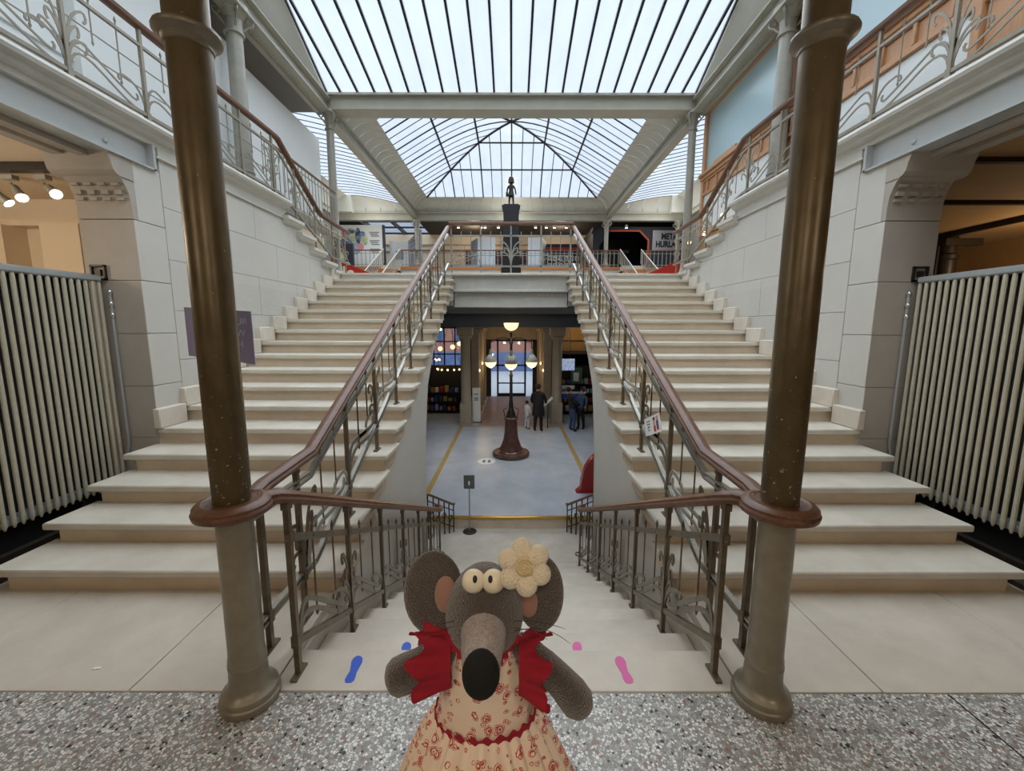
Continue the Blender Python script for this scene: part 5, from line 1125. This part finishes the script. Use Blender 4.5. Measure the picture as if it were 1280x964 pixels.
# ================================================================ plush mouse in the foreground
def print_cloth():
    m = mat('printed_cotton', (240, 220, 200), .85, bump=(600, .3, .001)); n = m.node_tree.nodes; l = m.node_tree.links; b = n['Principled BSDF']
    tc = n.new('ShaderNodeTexCoord'); nz = n.new('ShaderNodeTexNoise'); nz.inputs['Scale'].default_value = 160; nz.inputs['Detail'].default_value = 2
    dv = n.new('ShaderNodeVectorMath'); dv.operation = 'SCALE'; dv.inputs['Scale'].default_value = .004
    ad = n.new('ShaderNodeVectorMath'); ad.operation = 'ADD'; l.new(tc.outputs['Object'], nz.inputs['Vector']); l.new(nz.outputs['Color'], dv.inputs[0]); l.new(dv.outputs[0], ad.inputs[0]); l.new(tc.outputs['Object'], ad.inputs[1])
    col = None
    for sc, seed, rings, cc in ((62, 0., ((0, .13), (.20, .29), (.34, .39)), (180, 28, 44)), (105, 3.1, ((0, .16), (.25, .33)), (190, 72, 62))):
        mp = n.new('ShaderNodeMapping'); mp.inputs['Location'].default_value = (seed, seed*.7, seed*1.3); l.new(ad.outputs[0], mp.inputs[0])
        vo = n.new('ShaderNodeTexVoronoi'); vo.inputs['Scale'].default_value = sc; vo.inputs['Randomness'].default_value = .8; l.new(mp.outputs[0], vo.inputs['Vector'])
        rp = n.new('ShaderNodeValToRGB'); rp.color_ramp.interpolation = 'CONSTANT'; cr = rp.color_ramp
        cr.elements[0].position = 0; cr.elements[0].color = (1, 1, 1, 1); cr.elements[1].position = rings[0][1]; cr.elements[1].color = (0, 0, 0, 1)
        for a, bb in rings[1:]:
            e = cr.elements.new(a); e.color = (1, 1, 1, 1); e = cr.elements.new(bb); e.color = (0, 0, 0, 1)
        l.new(vo.outputs['Distance'], rp.inputs[0])
        sp = n.new('ShaderNodeSeparateColor'); l.new(vo.outputs['Color'], sp.inputs[0]); gt = n.new('ShaderNodeMath'); gt.operation = 'GREATER_THAN'; gt.inputs[1].default_value = .28; l.new(sp.outputs[0], gt.inputs[0])
        mu = n.new('ShaderNodeMath'); mu.operation = 'MULTIPLY'; l.new(rp.outputs[0], mu.inputs[0]); l.new(gt.outputs[0], mu.inputs[1])
        m2 = n.new('ShaderNodeMath'); m2.operation = 'MULTIPLY'; m2.inputs[1].default_value = .92; l.new(mu.outputs[0], m2.inputs[0])
        mx = n.new('ShaderNodeMixRGB'); l.new(m2.outputs[0], mx.inputs[0]); mx.inputs[2].default_value = lin(cc)+(1,)
        if col is None: mx.inputs[1].default_value = lin((240, 220, 200))+(1,)
        else: l.new(col, mx.inputs[1])
        col = mx.outputs[0]
    l.new(col, b.inputs['Base Color']); return m
M['print'] = print_cloth()
def sheet(grid, th, closed_u=False):
    """a thick sheet from a grid of points grid[v][u]"""
    nv, nu = len(grid), len(grid[0]); N = []
    for j in range(nv):
        for i in range(nu):
            du = grid[j][(i+1) % nu if closed_u else min(i+1, nu-1)]-grid[j][(i-1) % nu if closed_u else max(i-1, 0)]
            dv = grid[min(j+1, nv-1)][i]-grid[max(j-1, 0)][i]; c = du.cross(dv); N.append(c.normalized() if c.length > 1e-12 else V((0, 0, 1)))
    v = [grid[j][i] for j in range(nv) for i in range(nu)]; K = len(v); v = v+[p+n_*th for p, n_ in zip(v, N)]; f = []
    U = nu if closed_u else nu-1
    for j in range(nv-1):
        for i in range(U):
            a, b, c, d = j*nu+i, j*nu+(i+1) % nu, (j+1)*nu+(i+1) % nu, (j+1)*nu+i; f += [(a, b, c, d), (K+d, K+c, K+b, K+a)]
    for j in (0, nv-1):
        for i in range(U): a, b = j*nu+i, j*nu+(i+1) % nu; f.append((a, K+a, K+b, b))
    if not closed_u:
        for i in (0, nu-1):
            for j in range(nv-1): a, b = j*nu+i, (j+1)*nu+i; f.append((a, b, K+b, K+a))
    return MB().add(v, f)
toy = thing('plush_mouse', 'grey-brown plush mouse in red-printed cream dress with woolly flower at ear', 'plush toy', (-.008, .468, 1.05))
cx, cy = -.008, .468
# body with neck and the two stubby legs hidden by the skirt: one continuous stuffed form
bd = MB().lathe([(.02, 1.10), (.048, 1.12), (.050, 1.20), (.042, 1.26), (.030, 1.30), (.024, 1.325)], (cx, cy, 0), 20, 1, .72); bd.build('body', M['fur'], toy)
hd = MB(); v = []
hd.ball((cx, cy, 1.336), (.0475, .047, .056), 28, 18)
hv = []
for x, y, z in hd.v:                        # fuller cheeks, flatter crown
    k = 1-.10*max(0, (z-1.36)/.03); hv.append((cx+(x-cx)*k, y-.006*max(0, 1-abs(z-1.32)/.04)*(1 if y < cy else 0), z))
hd.v = hv; head = hd.build('head', M['fur'], toy)
def ear(c, R3, ti, tz, ci, Ri):
    Mx = Matrix.Rotation(tz, 3, 'Z') @ Matrix.Rotation(ti, 3, 'X')
    e = MB(); e.ball((0, 0, 0), (1, 1, 1), 28, 14); v = []
    for x, y, z in e.v:                     # a padded disc, dished towards the viewer
        rr = math.hypot(x, z); yy = y*R3[1]+(.007*(rr**2) if True else 0)*-1+.004
        v.append(tuple(V(c)+Mx @ V((x*R3[0], yy, z*R3[2]))))
    e.v = v; o = e.build('ear', M['fur'], toy)
    MB().ball(ci, Ri, 16, 8, Mx).build('inner_ear', M['earin'], o)
ear((-.072, .478, 1.352), (.0385, .011, .050), -.25, -.12, (-.056, .467, 1.356), (.0135, .006, .0215))
ear((.060, .478, 1.352), (.031, .011, .046), -.25, .25, (.046, .468, 1.345), (.0125, .006, .0195))
# snout, nose, eyes, whiskers
MB().tube([(cx+.001, .452, 1.332), (cx+.001, .43, 1.335), (cx+.002, .41, 1.338), (cx+.002, .39, 1.341), (cx+.003, .372, 1.342), (cx+.003, .366, 1.342)], [.0275, .0262, .024, .0215, .0195, .012], 24).build('snout', M['snout'], toy)
MB().ball((cx+.003, .364, 1.342), (.0188, .013, .0225), 22, 14, Matrix.Rotation(-.35, 3, 'X')).build('nose', M['felt'], toy)
for x, px in ((-.0190, -.0165), (.0040, .0010)):
    e = MB().ball((x, .443, 1.389), (.0135, .012, .0138), 20, 14).build('eye', M['eye'], toy)
    MB().ball((px, .4335, 1.3975), (.0026, .0022, .0042), 10, 8, Matrix.Rotation(-.5, 3, 'X')).build('pupil', M['black'], e)
for P in (((.028, .425, 1.352), (.05, .41, 1.365), (.062, .405, 1.366), (.083, .40, 1.362)), ((.028, .425, 1.340), (.045, .41, 1.355), (.06, .405, 1.366), (.088, .40, 1.345)), ((.028, .425, 1.344), (.04, .415, 1.35), (.055, .41, 1.352), (.064, .405, 1.345)),
          ((-.040, .425, 1.352), (-.05, .41, 1.36), (-.055, .405, 1.364), (-.066, .40, 1.360)), ((-.042, .425, 1.345), (-.055, .41, 1.352), (-.065, .405, 1.352), (-.076, .40, 1.343))):
    MB().tube(bez(*P, 8), [.0004]*8+[.0002], 4).build('whisker', M['black'], toy)
# arms
MB().tube([(-.045, .462, 1.292), (-.062, .458, 1.284), (-.085, .452, 1.272), (-.102, .447, 1.266), (-.114, .444, 1.263), (-.121, .443, 1.261), (-.125, .442, 1.260)], [.016, .018, .0205, .022, .021, .016, .007], 18).build('arm', M['fur'], toy)
MB().tube([(.030, .462, 1.295), (.050, .455, 1.284), (.066, .450, 1.274), (.083, .446, 1.259), (.097, .443, 1.244), (.105, .441, 1.233), (.110, .440, 1.225), (.112, .440, 1.221)], [.014, .0165, .0175, .0185, .0205, .0205, .015, .006], 18).build('arm', M['fur'], toy)
# dress: bodice, skirt in gathers, frilled sleeves, zigzag trims
nu = 96; g = []
prof = [(.0605, .044, 1.192), (.0595, .0435, 1.205), (.0565, .042, 1.228), (.0525, .041, 1.252), (.048, .040, 1.272), (.042, .037, 1.290), (.038, .034, 1.305), (.032, .030, 1.318), (.028, .026, 1.322)]
for rx, ry, z in prof:
    row = []
    for i in range(nu):
        a = 2*PI*i/nu; fold = .0012*math.sin(9*a+z*90)*(1 if z < 1.29 else .4); zz = z-(.030*max(0, -math.sin(a))**6*max(0, (z-1.27)/.05) if z > 1.27 else 0)
        row.append(V((cx+(rx+fold)*math.cos(a), cy+(ry+fold)*math.sin(a), zz)))
    g.append(row)
bod = sheet(g, -.0015, True).build('bodice', M['print'], toy, ang=1.4)
g = []
for j in range(13):
    u = j/12; z = 1.199-.15*u; r = .058+.066*u**.8; row = []
    for i in range(192):
        a = 2*PI*i/192; w = (.0042*(1-.4*u)*math.sin(26*a+.9*math.sin(5*a))+.006*u*math.sin(11*a+1.2))*min(1, u*7+.25)
        row.append(V((cx+(r*1.03+w)*math.cos(a), cy+(r*.80+w)*math.sin(a), z-.003*math.sin(7*a)*u)))
    g.append(row)
sheet(g, -.0015, True).build('skirt', M['print'], toy, ang=1.4)
def zig(path_fn, n, amp, waves, hgt, name='zigzag_trim'):
    P = []
    for i in range(n+1):
        t = i/n; p, o = path_fn(t); ph = (t*waves) % 1; tri = math.sin(2*PI*t*waves); P.append((p, o, tri))
    v = []
    for p, up, s in P: v += [p+up*(s*amp-hgt/2), p+up*(s*amp+hgt/2)]
    gr = [[v[2*i] for i in range(n+1)], [v[2*i]*.5+v[2*i+1]*.5 for i in range(n+1)], [v[2*i+1] for i in range(n+1)]]
    return sheet(gr, .0016).build(name, M['rufred'], toy, ang=1.4)
zig(lambda t: (V((cx+.0632*math.cos(PI+2*PI*t*.999), cy+.0468*math.sin(PI+2*PI*t*.999), 1.1985-.003*math.cos(2*PI*t))), V((0, 0, 1))), 480, .0030, 24, .0095)
zig(lambda t: (V((cx-.043+.030*t, cy-.028-.0115*t, 1.322-.036*t)), V((.7, 0, .7))), 60, .002, 5, .0065)
zig(lambda t: (V((cx+.042-.030*t, cy-.028-.0115*t, 1.322-.036*t)), V((-.7, 0, .7))), 60, .002, 5, .0065)
def frill(s, x0, x1, c, r0, r1, ph):
    g = []
    for j in range(6):
        u = j/5; row = []
        for i in range(120):
            a = 2*PI*i/120; w = .006*u*math.sin(7*a+ph)+.002*u*math.sin(17*a+ph*2); r = r0+(r1-r0)*u+w
            x = x0+(x1-x0)*u+s*(.007*u*math.sin(7*a+ph+1.4)+.004*u*math.sin(5*a))
            row.append(V((x, c[0]+r*.62*math.cos(a), c[1]+r*math.sin(a)-.004*u)))
        g.append(row)
    sheet(g, .0012*s, True).build('frilled_sleeve', M['rufred'], toy, ang=1.4)
frill(-1, -.046, -.088, (.452, 1.280), .032, .043, .3)
frill(1, .034, .064, (.452, 1.272), .034, .048, 1.1)
# knitted flower on the ear
fw = MB(); e1, e2 = V((1, 0, 0)), V((0, .45, .89)); nn = V((0, -.89, .45)); c = V((.0395, .440, 1.409))
Mf = Matrix((e1, -nn, e2)).transposed()
fl_ = None
for k in range(6):
    a = PI/2+k*PI/3+.12; d = e1*math.cos(a)*.0182+e2*math.sin(a)*.0182
    Mk = Mf @ Matrix.Rotation(-(a-PI/2), 3, 'Y')
    o = MB().ball(c+d, (.0128, .008, .0138), 16, 10, Mk)
    if k == 0: fl_ = o.build('flower_petal', M['wool'], toy)
    else: o.build('flower_petal', M['wool'], toy)
MB().ball(c+nn*.004, (.0112, .0075, .0112), 16, 10, Mf).build('flower_centre', M['woolc'], toy)
P = []
for i in range(40): a = i*.5; r = .0095*(1-i/44); P.append(c+nn*(.0105+.0015*(i/40))+e1*r*math.cos(a)+e2*r*math.sin(a))
MB().tube(P, .0011, 5).build('flower_coil', M['woolc'], toy)
